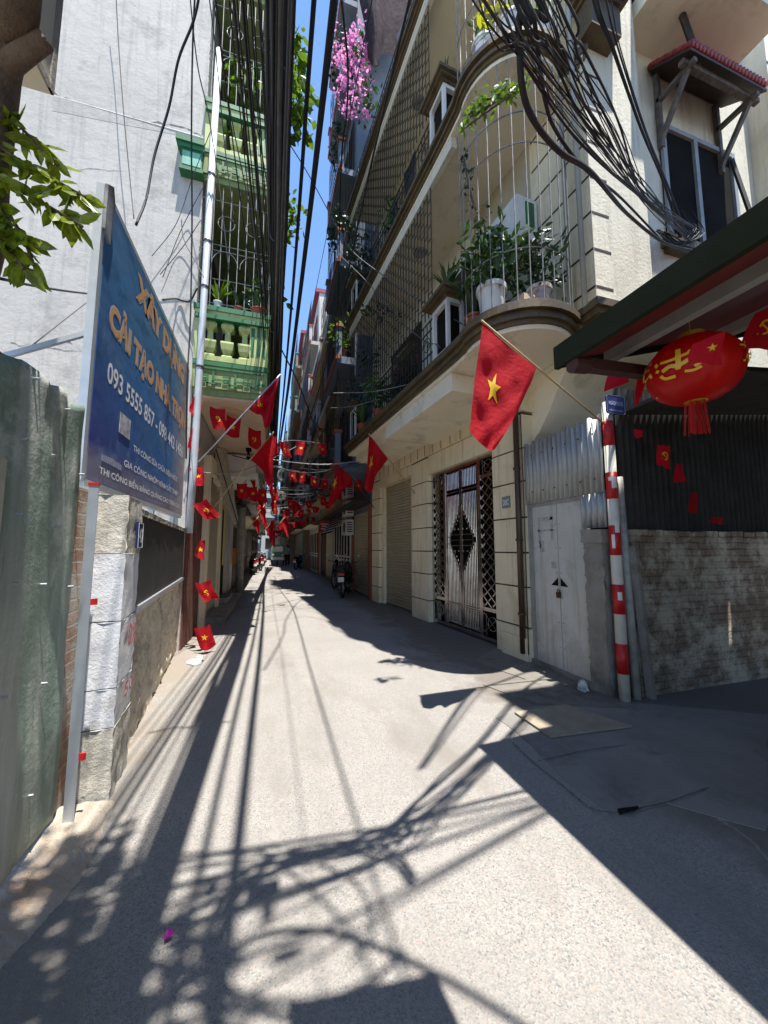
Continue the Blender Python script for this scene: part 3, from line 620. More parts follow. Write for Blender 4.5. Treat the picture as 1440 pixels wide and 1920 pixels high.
# ---- steel pipe pole
pp = thing('steel_pipe_pole', 'slim pale grey steel pipe standing at the corner of the grey house', 'pole', (-1.2, 6.0, 1.75))
qa, qb, qc = PY(363, 880, 6.0), PY(380, 600, 6.0), PY(411, 95, 6.0)
m = MB(); m.tube([(qa.x-.02, 6.0, 1.72), qa, qb, qc], 0.05, 12); m.build('pipe', M('grey_blue_pipe', (0.50, 0.54, 0.58), (0.42, 0.45, 0.48), 0.5, 5, metal=0.2), pp, smooth=True)
m = MB()
for y in (690, 540, 455, 330): q = PY(363+(880-y)*.0605, y, 6.0); m.tube([q, q+Vector((0, 0, .03))], 0.06, 10)
m.build('clamp', GRILLE, pp)
# ---- tree at the left edge, crown behind the camera
tr = thing('street_tree', 'rough barked tree trunk with a sawn stub and glossy leaves at the left edge', 'tree', (-1.75, 1.7, 0))
m = MB(); TP = [PY(-75, 470, 2.0), PY(-52, 330, 2.0), PY(-30, 190, 1.95), PY(-5, 60, 1.9), PY(30, -80, 1.7)]
m.tube(cr([(-1.6, 1.95, 0), (-1.5, 1.95, 1.6)]+TP+[(-.55, .6, 5.2), (-0.3, 0.2, 6.2)], 6), lambda t: .155-.09*t, 16)
m.tube(cr([PY(-20, 150, 1.93), PY(35, 108, 1.88), PY(86, 74, 1.85)], 4), 0.048, 10, r2=0.036)
m.tube(cr([(-.75, .9, 4.6), (-0.5, 0.7, 4.9), (-0.1, 0.5, 5.0), (0.3, 0.3, 4.9)], 4), 0.05, 8, r2=0.015)
m.tube(cr([(-.75, .9, 4.5), (-.9, 0.4, 4.9), (-.8, -.1, 5.2)], 4), 0.05, 8, r2=0.02)
m.build('trunk', BARK, tr, smooth=True)
m = MB(); rnd = random.Random(12)
def twig(mb, pts, n, size, droop=0.6):
    q = cr(pts, 8); mb_t.tube(q, 0.007, 5)
    for i in range(n):
        t = rnd.uniform(.15, 1); p = q[min(len(q)-1, int(t*(len(q)-1)))]; leaf(mb, p, size*rnd.uniform(.7, 1.2), rnd, dirn=Vector((rnd.gauss(.25, .7), rnd.gauss(0, .5), rnd.gauss(-droop, .5))), long=2.3)
mb_t = MB()
def q3(x, y, Y=1.95): return PY(x, y, Y)
twig(m, [q3(-60, 190), q3(10, 215), q3(60, 260), q3(110, 310)], 34, 0.115)
twig(m, [q3(-60, 230), q3(20, 290), q3(90, 330), q3(160, 370)], 40, 0.115)
twig(m, [q3(-60, 280), q3(10, 340), q3(80, 380), q3(155, 425)], 44, 0.115)
twig(m, [q3(-60, 330), q3(0, 390), q3(35, 430), q3(65, 500)], 36, 0.115)
twig(m, [q3(-60, 400), q3(-10, 440), q3(20, 470), q3(45, 505)], 26, 0.115)
m.build('leafy_branch', M('leaf_branch', (0.24, 0.30, 0.012), (0.06, 0.10, 0.010), 0.35, 22, trans=0.4), tr)
m = MB()
for c, r_, n in (((-0.45, 0.1, 6.0), (.5, .45, .5), 170), ((-0.2, 0.1, 5.3), (.4, .3, .3), 50), ((-.75, 0.0, 5.6), (.5, .45, .5), 230), ((-.35, 0.65, 6.2), (.3, .35, .3), 90), ((0.15, 0.0, 6.3), (.5, .4, .3), 80), ((-.9, -.4, 5.2), (.6, .5, .4), 170)):
    leaves(m, c, r_, n, 0.16, int(n), 0.2, 2.2)
m.build('crown', LEAF[1], tr); mb_t.build('twigs', BARK, tr)
# ---- cream eaves box over the lot, top left
m = MB(); X = -1.3
def bx(px, py, Y): return PY(px, py, Y)
eb = thing('cream_eaves', 'cream painted roof eaves panel above the tree trunk in the top left corner', 'eaves', (-1.1, 2.0, 3.7))
a = PX(97, 178, -1.3)
m.box(-3.2, -1.3, 0.2, a.y, a.z, a.z+0.9); m.build('fascia', M('cream_eaves', (0.52, 0.49, 0.38), (0.46, 0.43, 0.33), 0.8, 3, grime=(0.38, 0.35, 0.27)), eb)
m = MB(); m.box(-3.25, -1.24, 0.1, a.y+0.05, a.z+0.85, a.z+1.0); m.box(-1.303, -1.29, 0.2, a.y, a.z, a.z+.04); m.box(-1.303, -1.288, a.y-.04, a.y, a.z, a.z+.9); m.build('edge_trim', CONC, eb)
# ================================================================== RIGHT: cream house
UU = Vector((-0.08, 1, 0)).normalized(); NN = Vector((-1, -0.08, 0)).normalized(); A0 = Vector((3.34, 4.36, 0))
def H(p): return A0+UU*p[0]+NN*p[1]+Vector((0, 0, p[2]))            # along facade, outwards, up
ch = thing('cream_house', 'tall cream house with grooved pillars, steel gate and caged balconies', 'house', (4.2, 6.5, 0))
BODY_Y = 3.05; UX = 3.40
# upper storeys
body = MB(); far = H((6.2, 0, 0)); far2 = far+Vector((6, 0, 0))
near_l = H((-1.31, 0, 0))
poly = [(near_l.x, BODY_Y), (4.34, BODY_Y), (4.34, 3.35), (9.5, 3.35), (9.5, far.y), (far.x, far.y)]
body.prism(poly, 3.9, 15.2); body.build('wall', CREAMP, ch)
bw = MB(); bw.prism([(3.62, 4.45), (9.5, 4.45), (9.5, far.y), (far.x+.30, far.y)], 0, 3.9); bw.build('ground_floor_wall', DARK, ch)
# pillars with grooves
def grooved(s0, s1, d0, d1, zs, name='pillar'):
    c = MB(H); c.box(s0+.012, s1-.012, d0, d1-0.012, 0, zs[-1]); o = c.build(name, BROWN, ch)
    b = MB(H); z = 0
    for zz in zs: b.box(s0, s1, d0+.001, d1, z, zz-0.022); z = zz
    b.build('pillar_block', CREAM, o); return o
ZS = [0.44, 0.98, 1.45, 1.94, 2.45, 2.92, 3.42]
grooved(-0.07, 0.60, -0.35, 0.0, ZS); grooved(2.74, 3.52, -0.35, 0.0, ZS); grooved(5.6, 6.18, -0.35, 0.0, ZS)
m = MB(H); m.box(-0.09, 0.42, -0.3, 0.06, 0, 0.30); m.box(-0.09, 0.25, -0.3, 0.03, 0.30, 0.42); m.build('splayed_foot', CREAM, ch)
# frieze
m = MB(H); m.box(0.62, 2.72, -0.3, -0.02, 3.05, 3.43); m.box(3.54, 5.58, -0.3, -0.02, 3.2, 3.43); m.build('lintel', CREAM, ch)
m = MB(H); m.box(-0.1, 6.2, -0.33, 0.005, 3.44, 3.90); fz = m.build('frieze', CREAM, ch)
m = MB(H)
for k in range(18): m.box(0.1+k*0.34, 0.118+k*0.34, 0.004, 0.0075, 3.46, 3.88 if k % 1 == 0 else 3.7)
m.build('frieze_groove', BROWN, fz)
# number plate
m = MB(H); m.box(0.21, 0.38, 0.0, 0.014, 2.09, 2.26); npl = m.build('number_plate', M('zinc_plate', (0.22, 0.24, 0.24), (0.17, 0.19, 0.19), 0.5, 9), ch); npl['label'] = 'grey house number plate 20C beside the gate'
m = MB(); put_text(m, '20C', H((0.355, 0.017, 2.13)), -UU, (0, 0, 1), 0.125, 0.085, 0.02); m.build('numerals', LETW, npl)
# ---- steel gate
gt = MB(H); gd = -0.13
def bar(mb, s0, z0, s1, z1, w_=0.02, d=gd, th=0.02): mb.bar((s0, d, z0), (s1, d, z1), w_, th)
fr = MB(H)
for s in (0.63, 1.10, 2.23, 2.70): fr.box(s-0.035, s+0.035, gd-0.03, gd+0.03, 0.02, 3.05)
for a, b in ((0.63, 1.10), (2.23, 2.70)):
    for z in (0.06, 0.52, 2.70, 3.02): fr.box(a, b, gd-0.027, gd+0.027, z-0.03, z+0.03)
fr.box(1.10, 2.23, gd-0.028, gd+0.028, 0.03, 0.10); fr.box(1.10, 2.23, gd-0.028, gd+0.028, 2.97, 3.04)
sg = thing('steel_gate', 'tall stainless steel double gate with lattice side panels and a diamond ornament', 'gate', H((1.6, 0, 0)))
fr.build('gate_frame', STEEL, sg)
for a, b in ((0.665, 1.065), (2.265, 2.665)):
    l = MB(H); n = 13; z0, z1 = 0.56, 2.67; st_ = (z1-z0)/n*1.0; wd = b-a
    for k in range(-2, n+1):
        for sgn in (1, -1):
            za = z0+k*st_; zb = za+2*st_; sa, sb = (a, b) if sgn > 0 else (b, a)
            t0 = max(0, (z0-za)/(zb-za)); t1 = min(1, (z1-za)/(zb-za))
            if t1 > t0: l.bar((sa+(sb-sa)*t0, gd+0.008*sgn, za+(zb-za)*t0), (sa+(sb-sa)*t1, gd+0.008*sgn, za+(zb-za)*t1), 0.012, 0.022)
    for z in (0.30, 2.86):
        l.tube([((a+b)/2+0.11*math.cos(t*.45), gd, z+0.11*math.sin(t*.45)) for t in range(15)], 0.009, 5)
        l.bar((a, gd, z-.15), (b, gd, z+.15), .012); l.bar((b, gd, z-.15), (a, gd, z+.15), .012)
        for q in (a+.05, b-.05): l.bar((q, gd, z-.2), (q, gd, z+.14), .012)
    l.build('lattice_panel', STEEL, sg)
for a, b in ((1.14, 1.655), (1.675, 2.19)):
    l = MB(H)
    for e in (a+.012, b-.012): l.box(e-.014, e+.014, gd-.02, gd+.02, 0.11, 2.96)
    n = 11
    for k in range(1, n):
        s = a+(b-a)*k/n; z0 = 0.14; top = 2.93; mid = 1.65; half = 0.55*(1-abs(s-1.665)/0.42) if abs(s-1.665) < 0.42 else 0
        segs = [(z0, 0.46), (0.5, mid-half), (mid+half, 2.5), (2.62, 2.93)] if half > 0.03 else [(z0, 0.46), (0.5, 2.5), (2.62, 2.93)]
        for u, v in segs: l.tube([(s, gd, u), (s, gd, v)], 0.009, 6)
    for z in (0.13, 0.48, 2.56, 2.94): l.bar((a, gd, z), (b, gd, z), .02, .02)
    l.build('gate_leaf', STEEL, sg)
l = MB(H); cz = 1.65; cs = 1.665
for sx in (1, -1):
    l.bar((cs, gd+.015, cz+.6), (cs+sx*.36, gd+.015, cz+.06), .022, .02); l.bar((cs, gd+.015, cz-.62), (cs+sx*.36, gd+.015, cz-.06), .022, .02); l.bar((cs+sx*.36, gd+.015, cz-.06), (cs+sx*.36, gd+.015, cz+.06), .022, .02)
    for t in [k/7 for k in range(8)]:
        l.sphere((cs+sx*.39*t, gd+.03, cz+.63-.57*t), .016, 8); l.sphere((cs+sx*.39*t, gd+.03, cz-.64+.58*t), .016, 8)
for z in (-.1, 0, .1): l.bar((cs-.33, gd+.012, cz+z), (cs+.33, gd+.012, cz+z), .03, .016)
for z in (-.2, .2):
    for s in (-.2, -.07, .07, .2): l.sphere((cs+s, gd+.03, cz+z), .018, 8)
l.box(cs-.03, cs+.03, gd+.022, gd+.034, 0.9, 2.3); l.build('diamond_ornament', STEEL, sg)
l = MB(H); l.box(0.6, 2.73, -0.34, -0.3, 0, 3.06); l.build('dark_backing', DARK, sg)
# ---- roller shutters
def shutter(T, s0, s1, d, z0, z1, mat, name, parent, pitch=0.075):
    m = MB(T); n = int((z1-z0)/pitch)
    prof = [(0, 0), (.35, .016), (.65, .016), (.95, 0), (1.0, -.006)]
    vs = []; fs = []
    for k in range(n):
        for a, b in prof: z = z0+(k+a)*pitch; vs += [(s0, d+b, z), (s1, d+b, z)]
    for i in range(len(vs)//2-1): fs.append((2*i, 2*i+1, 2*i+3, 2*i+2))
    m.add(vs, fs); m.box(s0, s1, d-.03, d-.01, z0, z1); return m.build(name, mat, parent)
SHUT = M('beige_shutter', (0.36, 0.31, 0.21), (0.31, 0.27, 0.18), 0.45, 2, streak=(0.26, 0.22, 0.15))
s_ = shutter(H, 3.5, 5.62, -0.2, 0.02, 3.2, SHUT, 'roller_shutter', ch)
m = MB(H); m.box(3.52, 3.62, -.19, -.1, 0, 3.2); m.box(5.5, 5.6, -.19, -.1, 0, 3.2); m.build('shutter_guide', CREAM, ch)
# ---- brown downpipe
m = MB(H); m.tube([(-0.01, 0.06, 0.1), (-0.02, 0.06, 3.85)], 0.04, 12)
for z in (0.6, 1.6, 2.6, 3.5): m.tube([(-.01, .06, z), (-.01, .06, z+.03)], .052, 10)
m.tube([(-.10, .05, 0.1), (-.11, .045, 2.2), (-.1, .04, 3.4)], .008, 6)
m.build('downpipe', M('brown_pipe', (0.045, 0.025, 0.012), (0.06, 0.035, 0.02), 0.4, 6), ch, smooth=True)
# ---- balconies of the cream house
BC = Vector((2.90, 3.77, 0)); BR = 0.68
def outline(e, far_s=5.02, d=1.12):
    P = [H((far_s+e, 0.0, 0)), H((far_s+e, d+e, 0)), H((0.02, d+e, 0))]
    a0, a1 = R(166), R(306); r = BR+e
    for k in range(17): a = a0+(a1-a0)*k/16; P.append(Vector((BC.x+r*math.cos(a), BC.y+r*math.sin(a), 0)))
    P += [Vector((3.47, BODY_Y-e, 0)), Vector((3.47, 3.4, 0)), H((0, -.02, 0))]
    return [(p.x, p.y) for p in P]
def cornice_level(z, name='balcony'):
    m = MB(); m.prism(outline(-0.03), z+0.0, z+0.05); sl = m.build('balcony_slab', SOFFIT, ch)
    m = MB(); m.prism(outline(0.0), z+0.05, z+0.10); m.prism(outline(0.035), z+0.10, z+0.145); m.prism(outline(0.015), z+0.145, z+0.19); m.prism(outline(0.07), z+0.19, z+0.26); m.prism(outline(0.045), z+0.26, z+0.30)
    m.build('cornice', CORN, sl); return sl
LV = [3.88, 7.28, 10.6]
for z in LV: cornice_level(z)
# cream box beams under level 1 and fascia under upper slabs
m = MB(H); m.box(0.05, 2.45, 0.0, 1.06, 3.62, 3.875); m.box(2.75, 4.9, 0.0, 0.90, 3.70, 3.875); m.build('box_soffit', SOFFIT, ch)
for z in LV[1:]:
    m = MB(H); m.box(-.1, 5.0, 1.0, 1.085, z-0.17, z-.002); m.build('edge_beam', M('pale_beam', (0.60, 0.57, 0.46), (0.54, 0.51, 0.41), 0.8, 3, streak=(0.4, 0.37, 0.28)), ch)
# corner band + corbel under the overhanging corner
m = MB()
for e, z0, z1 in ((.05, 3.93, 3.99), (.08, 3.99, 4.05), (.12, 4.05, 4.12), (.16, 4.12, 4.20), (.10, 4.2, 4.26)):
    m.prism([(3.45-e, 3.40), (3.45-e, BODY_Y-e), (5.2, BODY_Y-e), (5.2, BODY_Y+.2), (3.45+.2, 3.6)], z0, z1)
m.build('corner_cornice', CORN, ch)
m = MB(); prof = [(0, 3.92), (0, 2.95), (0.05, 3.0), (0.22, 3.12), (0.42, 3.34), (0.62, 3.62), (0.9, 3.92)]
m.sweep([(3.55, 4.4-a, z) for a, z in prof], None, (0.9, 0, 0)); m.build('curved_corbel', SOFFIT, ch)
m = MB(); m.box(3.47, 5.2, 3.10, 4.4, 3.86, 3.898); m.build('overhang_soffit', SOFFIT, ch)
# street side grooves of upper storey & chevrons at the corner
m = MB(); zz = 4.45; x_at = lambda y: near_l.x+0.0
while zz < 15:
    m.box(-1.318, -0.45, 0.0, 0.004, zz, zz+0.03, H); m.box(near_l.x-.003, near_l.x+0.26, BODY_Y-0.004, BODY_Y, zz, zz+0.028); zz += 0.46
m.build('rustication_groove', BROWN, ch)
m = MB(); m.box(-1.32, -0.44, -0.002, 0.002, 4.3, 15, H); m.build('corner_pilaster', CREAM, ch)
# balcony back walls: dark doors and windows
for z in LV:
    m = MB(H); m.box(1.0, 2.2, 0.002, 0.03, z+.3, z+2.7); m.box(2.9, 4.6, 0.002, 0.03, z+.3, z+2.7); m.build('balcony_door', DWOOD, ch)
    m = MB(H); m.box(1.12, 2.08, 0.03, 0.035, z+.5, z+2.55); m.box(3.05, 4.45, 0.03, 0.035, z+.5, z+2.55); m.build('door_glass', GLASS, ch)
m = MB(H); m.box(-0.42, 0.9, 0.003, 0.006, 4.2, 15.1); m.build('balcony_wall', M('tan_balcony_wall', (0.42, 0.37, 0.26), (0.36, 0.31, 0.22), 0.85, 2), ch)
m = MB(H)
for z in LV: m.lathe((1.9, .55, 0) if 0 else (1.9, .55, z-0.02), [(.02, 0.02), (.13, 0.018), (.14, -.01), (.1, -.03)], 18)
m.build('ceiling_lamp', M('lamp_shade', (0.30, 0.29, 0.26), (0.24, 0.23, 0.21), 0.5), ch)
# box newels with pots, railings, cages
for li, z in enumerate(LV):
    for s in (0.10, 4.45) if li < 2 else (0.10,):
        m = MB(H); m.box(s, s+0.42, 0.80, 1.08, z+0.31, z+0.40); m.box(s, s+0.42, 0.80, 1.08, z+1.06, z+1.12)
        for a in (s, s+.37):
            for b in (.80, 1.03): m.box(a, a+.05, b, b+.05, z+.40, z+1.06)
        nw = m.build('newel_box', WHITE, ch); m = MB(H); m.box(s+.06, s+.36, .85, 1.02, z+.4, z+1.06); m.build('dark_panel', DARK, nw)
        m = MB(H)
        for e, a, b in ((0, 1.12, 1.16), (.05, 1.16, 1.20), (.09, 1.20, 1.25)): m.box(s-.03-e, s+.45+e, .77-e, 1.11+e, z+a, z+b)
        m.build('newel_cap', CORN, nw)
    # ornamental railing
    m = MB(H); s = 0.6
    while s < 4.95:
        m.tube([(s, 1.0, z+.30), (s, 1.0, z+1.15)], .008, 4); s += .115
    for zz in (z+.36, z+.62, z+1.0, z+1.15): m.bar((0.5, 1.0, zz), (4.98, 1.0, zz), .016)
    for k in range(10):
        cx = .85+k*.42
        m.tube([(cx+.14*math.cos(t*.5)*(1-t*.03), 1.0, z+.80+.14*math.sin(t*.5)*(1-t*.03)) for t in range(22)], .007, 4)
    m.build('iron_railing', GRILLE, ch)
    if li < 2:
        # flat cage with brick pattern
        m = MB(H); zt = LV[li+1]-0.12; s = 0.55; i = 0
        while s < 5.0:
            m.tube([(s, 1.06, z+1.15 if s < 4 else z+.3), (s, 1.06, zt)], .009, 4)
            zz = z+1.3+(0.11 if i % 2 else 0)
            while zz < zt: m.tube([(s, 1.06, zz), (s+.115, 1.06, zz)], .008, 3); zz += .22
            s += .115; i += 1
        m.tube([(0.5, 1.06, zt-.02), (5, 1.06, zt-.02)], .01, 5); m.build('flat_cage', GRILLE, ch)
    # round cage on the bay
    m = MB(); zt = (LV[li+1]-.02) if li < 2 else z+3.0; ring = lambda r, a0=160, a1=312: [Vector((BC.x+r*math.cos(R(a)), BC.y+r*math.sin(R(a)), 0)) for a in range(a0, a1, 6)]
    for zz in (z+.95, z+2.25, z+2.65) if li == 0 else (z+.5, z+1.1, z+2.5): m.tube([p+Vector((0, 0, zz)) for p in ring(BR-.02)], .008, 5)
    for k in range(13):
        a = R(162+k*12.3); m.tube([(BC.x+(BR-.02)*math.cos(a), BC.y+(BR-.02)*math.sin(a), z+.28), (BC.x+(BR-.02)*math.cos(a), BC.y+(BR-.02)*math.sin(a), zt)], .0068, 5)
    m.build('round_cage', GRILLEW, ch)
m = MB(); m.tube([(3.33, 3.10, 4.2), (3.33, 3.10, 15)], .03, 10); m.tube([(3.30, 3.28, 4.2), (3.30, 3.28, 15)], .022, 8); m.build('drain_pipe', M('pvc_grey', (0.36, 0.40, 0.38), (0.30, 0.33, 0.31), .5), ch, smooth=True)
# upper projecting slab with red-brown cornice (top right) and its soffit
m = MB(); m.box(4.45, 6.35, 2.5, 3.35, 8.55, 8.8); m.build('upper_slab', SOFFIT, ch)
m = MB()
for e, a, b in ((0, 8.8, 8.85), (.05, 8.85, 8.92), (.1, 8.92, 9.02)): m.box(4.45-e, 6.35+e, 2.5-e, 3.35, a, b)
m.build('upper_cornice', M('oxblood_cornice', (0.10, 0.025, 0.02), (0.07, 0.02, 0.016), .7, 4), ch)
m = MB(); m.box(3.40, 3.85, 2.85, 3.05, 7.6, 8.0)
for e, a, b in ((.03, 8.0, 8.06), (.08, 8.06, 8.14), (.13, 8.14, 8.24)): m.box(3.40-e, 3.85+e, 2.85-e, 3.05, a, b)
m.build('bracket_cornice', CORN, ch)
# window in the alley-side wall (wall plane y = 3.35 right of x = 4.34)
WY = 3.35
wa = PY(1232, 235, WY); wb = PY(1372, 330, WY); x0, x1 = wa.x, wb.x; z1 = wa.z; z0 = PY(1250, 440, WY).z-.1
win = MB(); win.box(x0, x1, WY-.02, WY-.004, z0, z1); wo_ = win.build('window', DARK, ch)
m = MB()
for a in (x0, x0+(x1-x0)*.42, x1-.07): m.box(a, a+.07, WY-.06, WY-.02, z0, z1)
m.box(x0, x1, WY-.058, WY-.02, z1-.07, z1); m.box(x0, x1, WY-.058, WY-.02, z0, z0+.07); m.build('window_frame', M('grey_frame', (0.30, 0.31, 0.32), (0.2, 0.21, 0.22), .6), wo_)
m = MB(); m.box(x0-.12, x1+.12, WY-.14, WY, z0-.14, z0-.02); m.box(x0-.07, x1+.07, WY-.1, WY, z0-.2, z0-.14); m.build('window_sill', CORN, wo_)
# tiled canopy over the window
cA = PY(1285, 95, 2.86); cB = PY(1212, 130, WY)
ta = thing('tiled_canopy', 'small red tiled canopy on dark timber brackets above the alley window', 'canopy', ((x0+x1)/2, WY-.3, z1))
ty0, tz0, ty1, tz1 = WY-.02, cB.z, 2.80, cA.z; cx0, cx1 = cB.x, cB.x+1.5
m = MB(); n = 22
for k in range(n):
    xx = cx0+(cx1-cx0)*(k+.5)/n
    for j in range(5):
        a = Vector((xx, ty0+(ty1-ty0)*j/5, tz0+(tz1-tz0)*j/5)); b = Vector((xx, ty0+(ty1-ty0)*(j+1.12)/5, tz0+(tz1-tz0)*(j+1.12)/5+.0)); m.tube([a+Vector((0, 0, .02)), b+Vector((0, 0, .035))], .04, 8)
m.build('tiles', M('red_tiles', (0.33, 0.03, 0.03), (0.2, 0.02, 0.02), .5, 12, bmp=.3), ta, smooth=True)
m = MB(); m.sweep([(cx0, ty0, tz0-.03), (cx0, ty1, tz1-.03), (cx0, ty1, tz1-.07), (cx0, ty0, tz0-.07)], None, (cx1-cx0, 0, 0)); m.build('decking', DWOOD, ta)
m = MB()
for x in (cx0+.12, cx1-.16):
    m.bar((x, WY-.03, tz1-.12), (x, ty1+.02, tz1-.12), .06); m.bar((x, WY-.03, tz1-.75), (x, ty1+.12, tz1-.14), .055); m.bar((x, WY-.04, tz1-.85), (x, WY-.04, tz0-.1), .06)
m.bar((cx0, ty1+.12, tz1-.09), (cx1, ty1+.12, tz1-.09), .07); m.build('timber_bracket', M('old_timber', (0.16, 0.14, 0.12), (0.07, 0.055, 0.045), .8, 10, bmp=.4), ta)
m = MB(); m.tube([PY(1255, -40, 2.9), PY(1312, 120, 2.9)], .04, 8); m.build('iron_strut', GRILLE, ta); m = MB(); m.tube([PY(1372, 300, 3.0), PY(1405, 395, 2.9)], .03, 6); m.build('iron_strut', GRILLE, ta)
# pilaster at far right with chevrons
m = MB(); m.box(7.1, 9.4, 3.05, 3.36, 3.9, 15.2); pz = m.build('alley_pilaster', CREAMP, ch); m = MB(); zz = 4.6
while zz < 15: m.box(7.1, 8.0, 3.046, 3.05, zz, zz+.04); zz += .62
m.build('rustication_groove', BROWN, pz)
# AC unit, pots on the bay
ac = thing('air_conditioner', 'white outdoor air conditioner unit high inside the round balcony cage', 'air conditioner', H((-.1, .2, 5.6)))
m = MB(H); m.box(-.55, .28, 0.04, 0.38, 5.62, 6.22); m.build('casing', WHITE, ac)
m = MB(H); m.tube([(-.05, .385, 5.92), (-.05, .392, 5.92)], .22, 20)
m.build('fan_grille', M('pale_grey_grille', (0.25, .26, .26), (.18, .19, .19), .5), ac); m = MB(H); m.box(-.565, -.552, .10, .24, 5.8, 6.15); m.build('green_sticker', GGREEN, ac)
fz_ = LV[0]+.30
plant('potted_plant', 'dark bushy plant in the tall white tub at the left of the round balcony', (2.45, 3.60, fz_), .17, .42, POTW, 'leaf', .9, LEAF[1], seed=51, n=110)
plant('potted_plant', 'glossy drooping leaves in a white and brown jar at the right of the round balcony', (2.93, 3.36, fz_), .14, .34, M('glazed_jar', (0.56, 0.54, 0.50), (0.13, 0.04, 0.03), .3, 5), 'leaf', .72, LEAF[2], seed=52, n=150)
cr_ = thing('wooden_crate', 'pale wooden box with a round hole between the two balcony plant tubs', 'box', (2.72, 3.3, fz_)); m = MB(); m.box(2.62, 2.78, 3.25, 3.36, fz_, fz_+.17); m.build('box_body', M('pale_wood', (0.45, .34, .2), (.5, .42, .3), .8, 12), cr_); m = MB(); m.tube([(2.70, 3.248, fz_+.08), (2.70, 3.252, fz_+.08)], .035, 12); m.build('hole', DARK, cr_)
plant('potted_plant', 'leafy plant in a grey tub beside the air conditioner on the round balcony', (2.62, 3.85, LV[0]+.30), .15, .34, CONC, 'leaf', 1.1, LEAF[1], seed=64, n=120)
plant('potted_plant', 'low fern in a clay pot behind the tall white tub', (2.38, 3.88, LV[0]+.30), .12, .22, TERRA, 'blade', .6, LEAF[2], seed=65, n=50)
plant('potted_plant', 'tiny white cup with a seedling at the right end of the round balcony', (3.16, 3.24, fz_), .055, .11, POTW, 'leaf', .14, LEAF[1], seed=53, n=10)
plant('potted_plant', 'aloe with long spiky leaves on the brown cap of the lower box newel', tuple(H((.30, .94, LV[0]+1.25))), .10, .12, TERRA, 'blade', .55, LEAF[1], seed=54, n=34)
plant('potted_plant', 'small spiky plant in a white square pot on the upper box newel', tuple(H((.30, .94, LV[1]+1.25))), .12, .16, POTW, 'blade', .4, LEAF[1], seed=55, n=26)
plant('potted_plant', 'trailing green plant halfway along the lower cream balcony', tuple(H((2.9, 1.02, LV[0]+.32))), .12, .16, TERRA, 'leaf', .85, LEAF[1], seed=56, n=120)
plant('potted_plant', 'feathery plant in an orange pot at the far end of the lower cream balcony', tuple(H((4.0, 1.02, LV[0]+.32))), .14, .2, TERRA, 'blade', .7, LEAF[1], seed=57, n=60)
plant('potted_plant', 'dark arching leaves behind the upper balcony cage of the cream house', tuple(H((2.3, .85, LV[1]+.32))), .14, .25, TERRA, 'leaf', .8, LEAF[1], seed=58, n=80)
plant('potted_plant', 'small white flower pot on the upper balcony rail at its far end', tuple(H((4.65, .94, LV[1]+1.25))), .1, .16, POTW, 'blade', .3, LEAF[1], seed=59, n=20)
for k, (x, y, l) in enumerate(((2.42, 3.55, 'left'), (2.62, 3.28, 'middle'), (2.95, 3.2, 'right'))):
    plant('potted_plant', 'white glazed tub at the '+l+' of the round balcony one storey up', (x, y, LV[1]+.30), .15, .28, POTW, 'leaf', .45, LEAF[0 if k else 1], seed=60+k, n=30)
vine('climbing_plant', 'sunlit bright green creeper hanging below the upper round balcony', [cl(960, 165, 3.0, .10, 26), cl(930, 180, 3.1, .13, 34), cl(900, 195, 3.2, .12, 30), cl(880, 220, 3.3, .09, 20), cl(985, 158, 2.95, .08, 16), cl(870, 240, 3.3, .06, 10)], LEAF[0], .085, seed=70)
vine('climbing_plant', 'few yellow leaves caught in the cable fan at the top', [cl(905, 25, 2.6, .05, 6), cl(915, 50, 2.6, .04, 4), cl(935, 20, 2.6, .06, 5)], M('yellow_leaf', (.5, .5, .02), (.4, .42, .02), .5, trans=.4), .11, seed=75)
# ================================================================== metal door bay
md_ = thing('metal_door_bay', 'pale grey sheet metal double door with padlock under a corrugated tin panel', 'door', (3.40, 3.8, 0))
DX = 3.40
for y0, y1 in ((3.34, 3.755), (3.765, 4.20)):
    m = MB(); m.box(DX, DX+.02, y0, y1, 0.05, 2.05); dl_ = m.build('door_leaf', M('grey_door_paint', (0.58, 0.58, 0.53), (0.50, 0.50, 0.45), .5, 3, metal=.1, grime=(.40, .38, .33), streak=(.36, .30, .22)), md_)
    m = MB()
    for z in (0.3, .6, .9, 1.2, 1.5, 1.8): m.tube([(DX-.003, y0+.03, z), (DX, y0+.03, z)], .006, 6); m.tube([(DX-.003, y1-.03, z), (DX, y1-.03, z)], .006, 6)
    m.build('rivets', GRILLE, dl_)
m = MB(); m.box(DX-.004, DX-.001, 3.80, 4.12, 1.72, 1.74); m.box(DX-.004, DX-.001, 3.83, 4.1, 1.86, 1.90); m.box(DX-.004, DX-.001, 3.83, 3.87, 1.60, 1.9); m.box(DX-.004, DX-.001, 4.06, 4.1, 1.5, 1.86); m.box(DX-.004, DX-.001, 3.8, 3.88, 1.25, 1.33); m.box(DX-.004, DX-.001, 4.0, 4.08, 1.45, 1.6)
m.build('tape_marks', M('tape_residue', (.25, .26, .25), (.5, .51, .5), .8, 30), md_)
m = MB(); 
for a, b in ((3.62, 3.74), (3.78, 3.90)):
    m.add([(DX-.004, a, 1.04), (DX-.004, b, 1.04), (DX-.004, b if a < 3.7 else a, 1.14), (DX-.002, a, 1.04), (DX-.002, b, 1.04), (DX-.002, b if a < 3.7 else a, 1.14)], [(0, 1, 2), (3, 4, 5), (0, 1, 4, 3), (1, 2, 5, 4), (2, 0, 3, 5)])
m.build('hand_hole', DARK, md_)
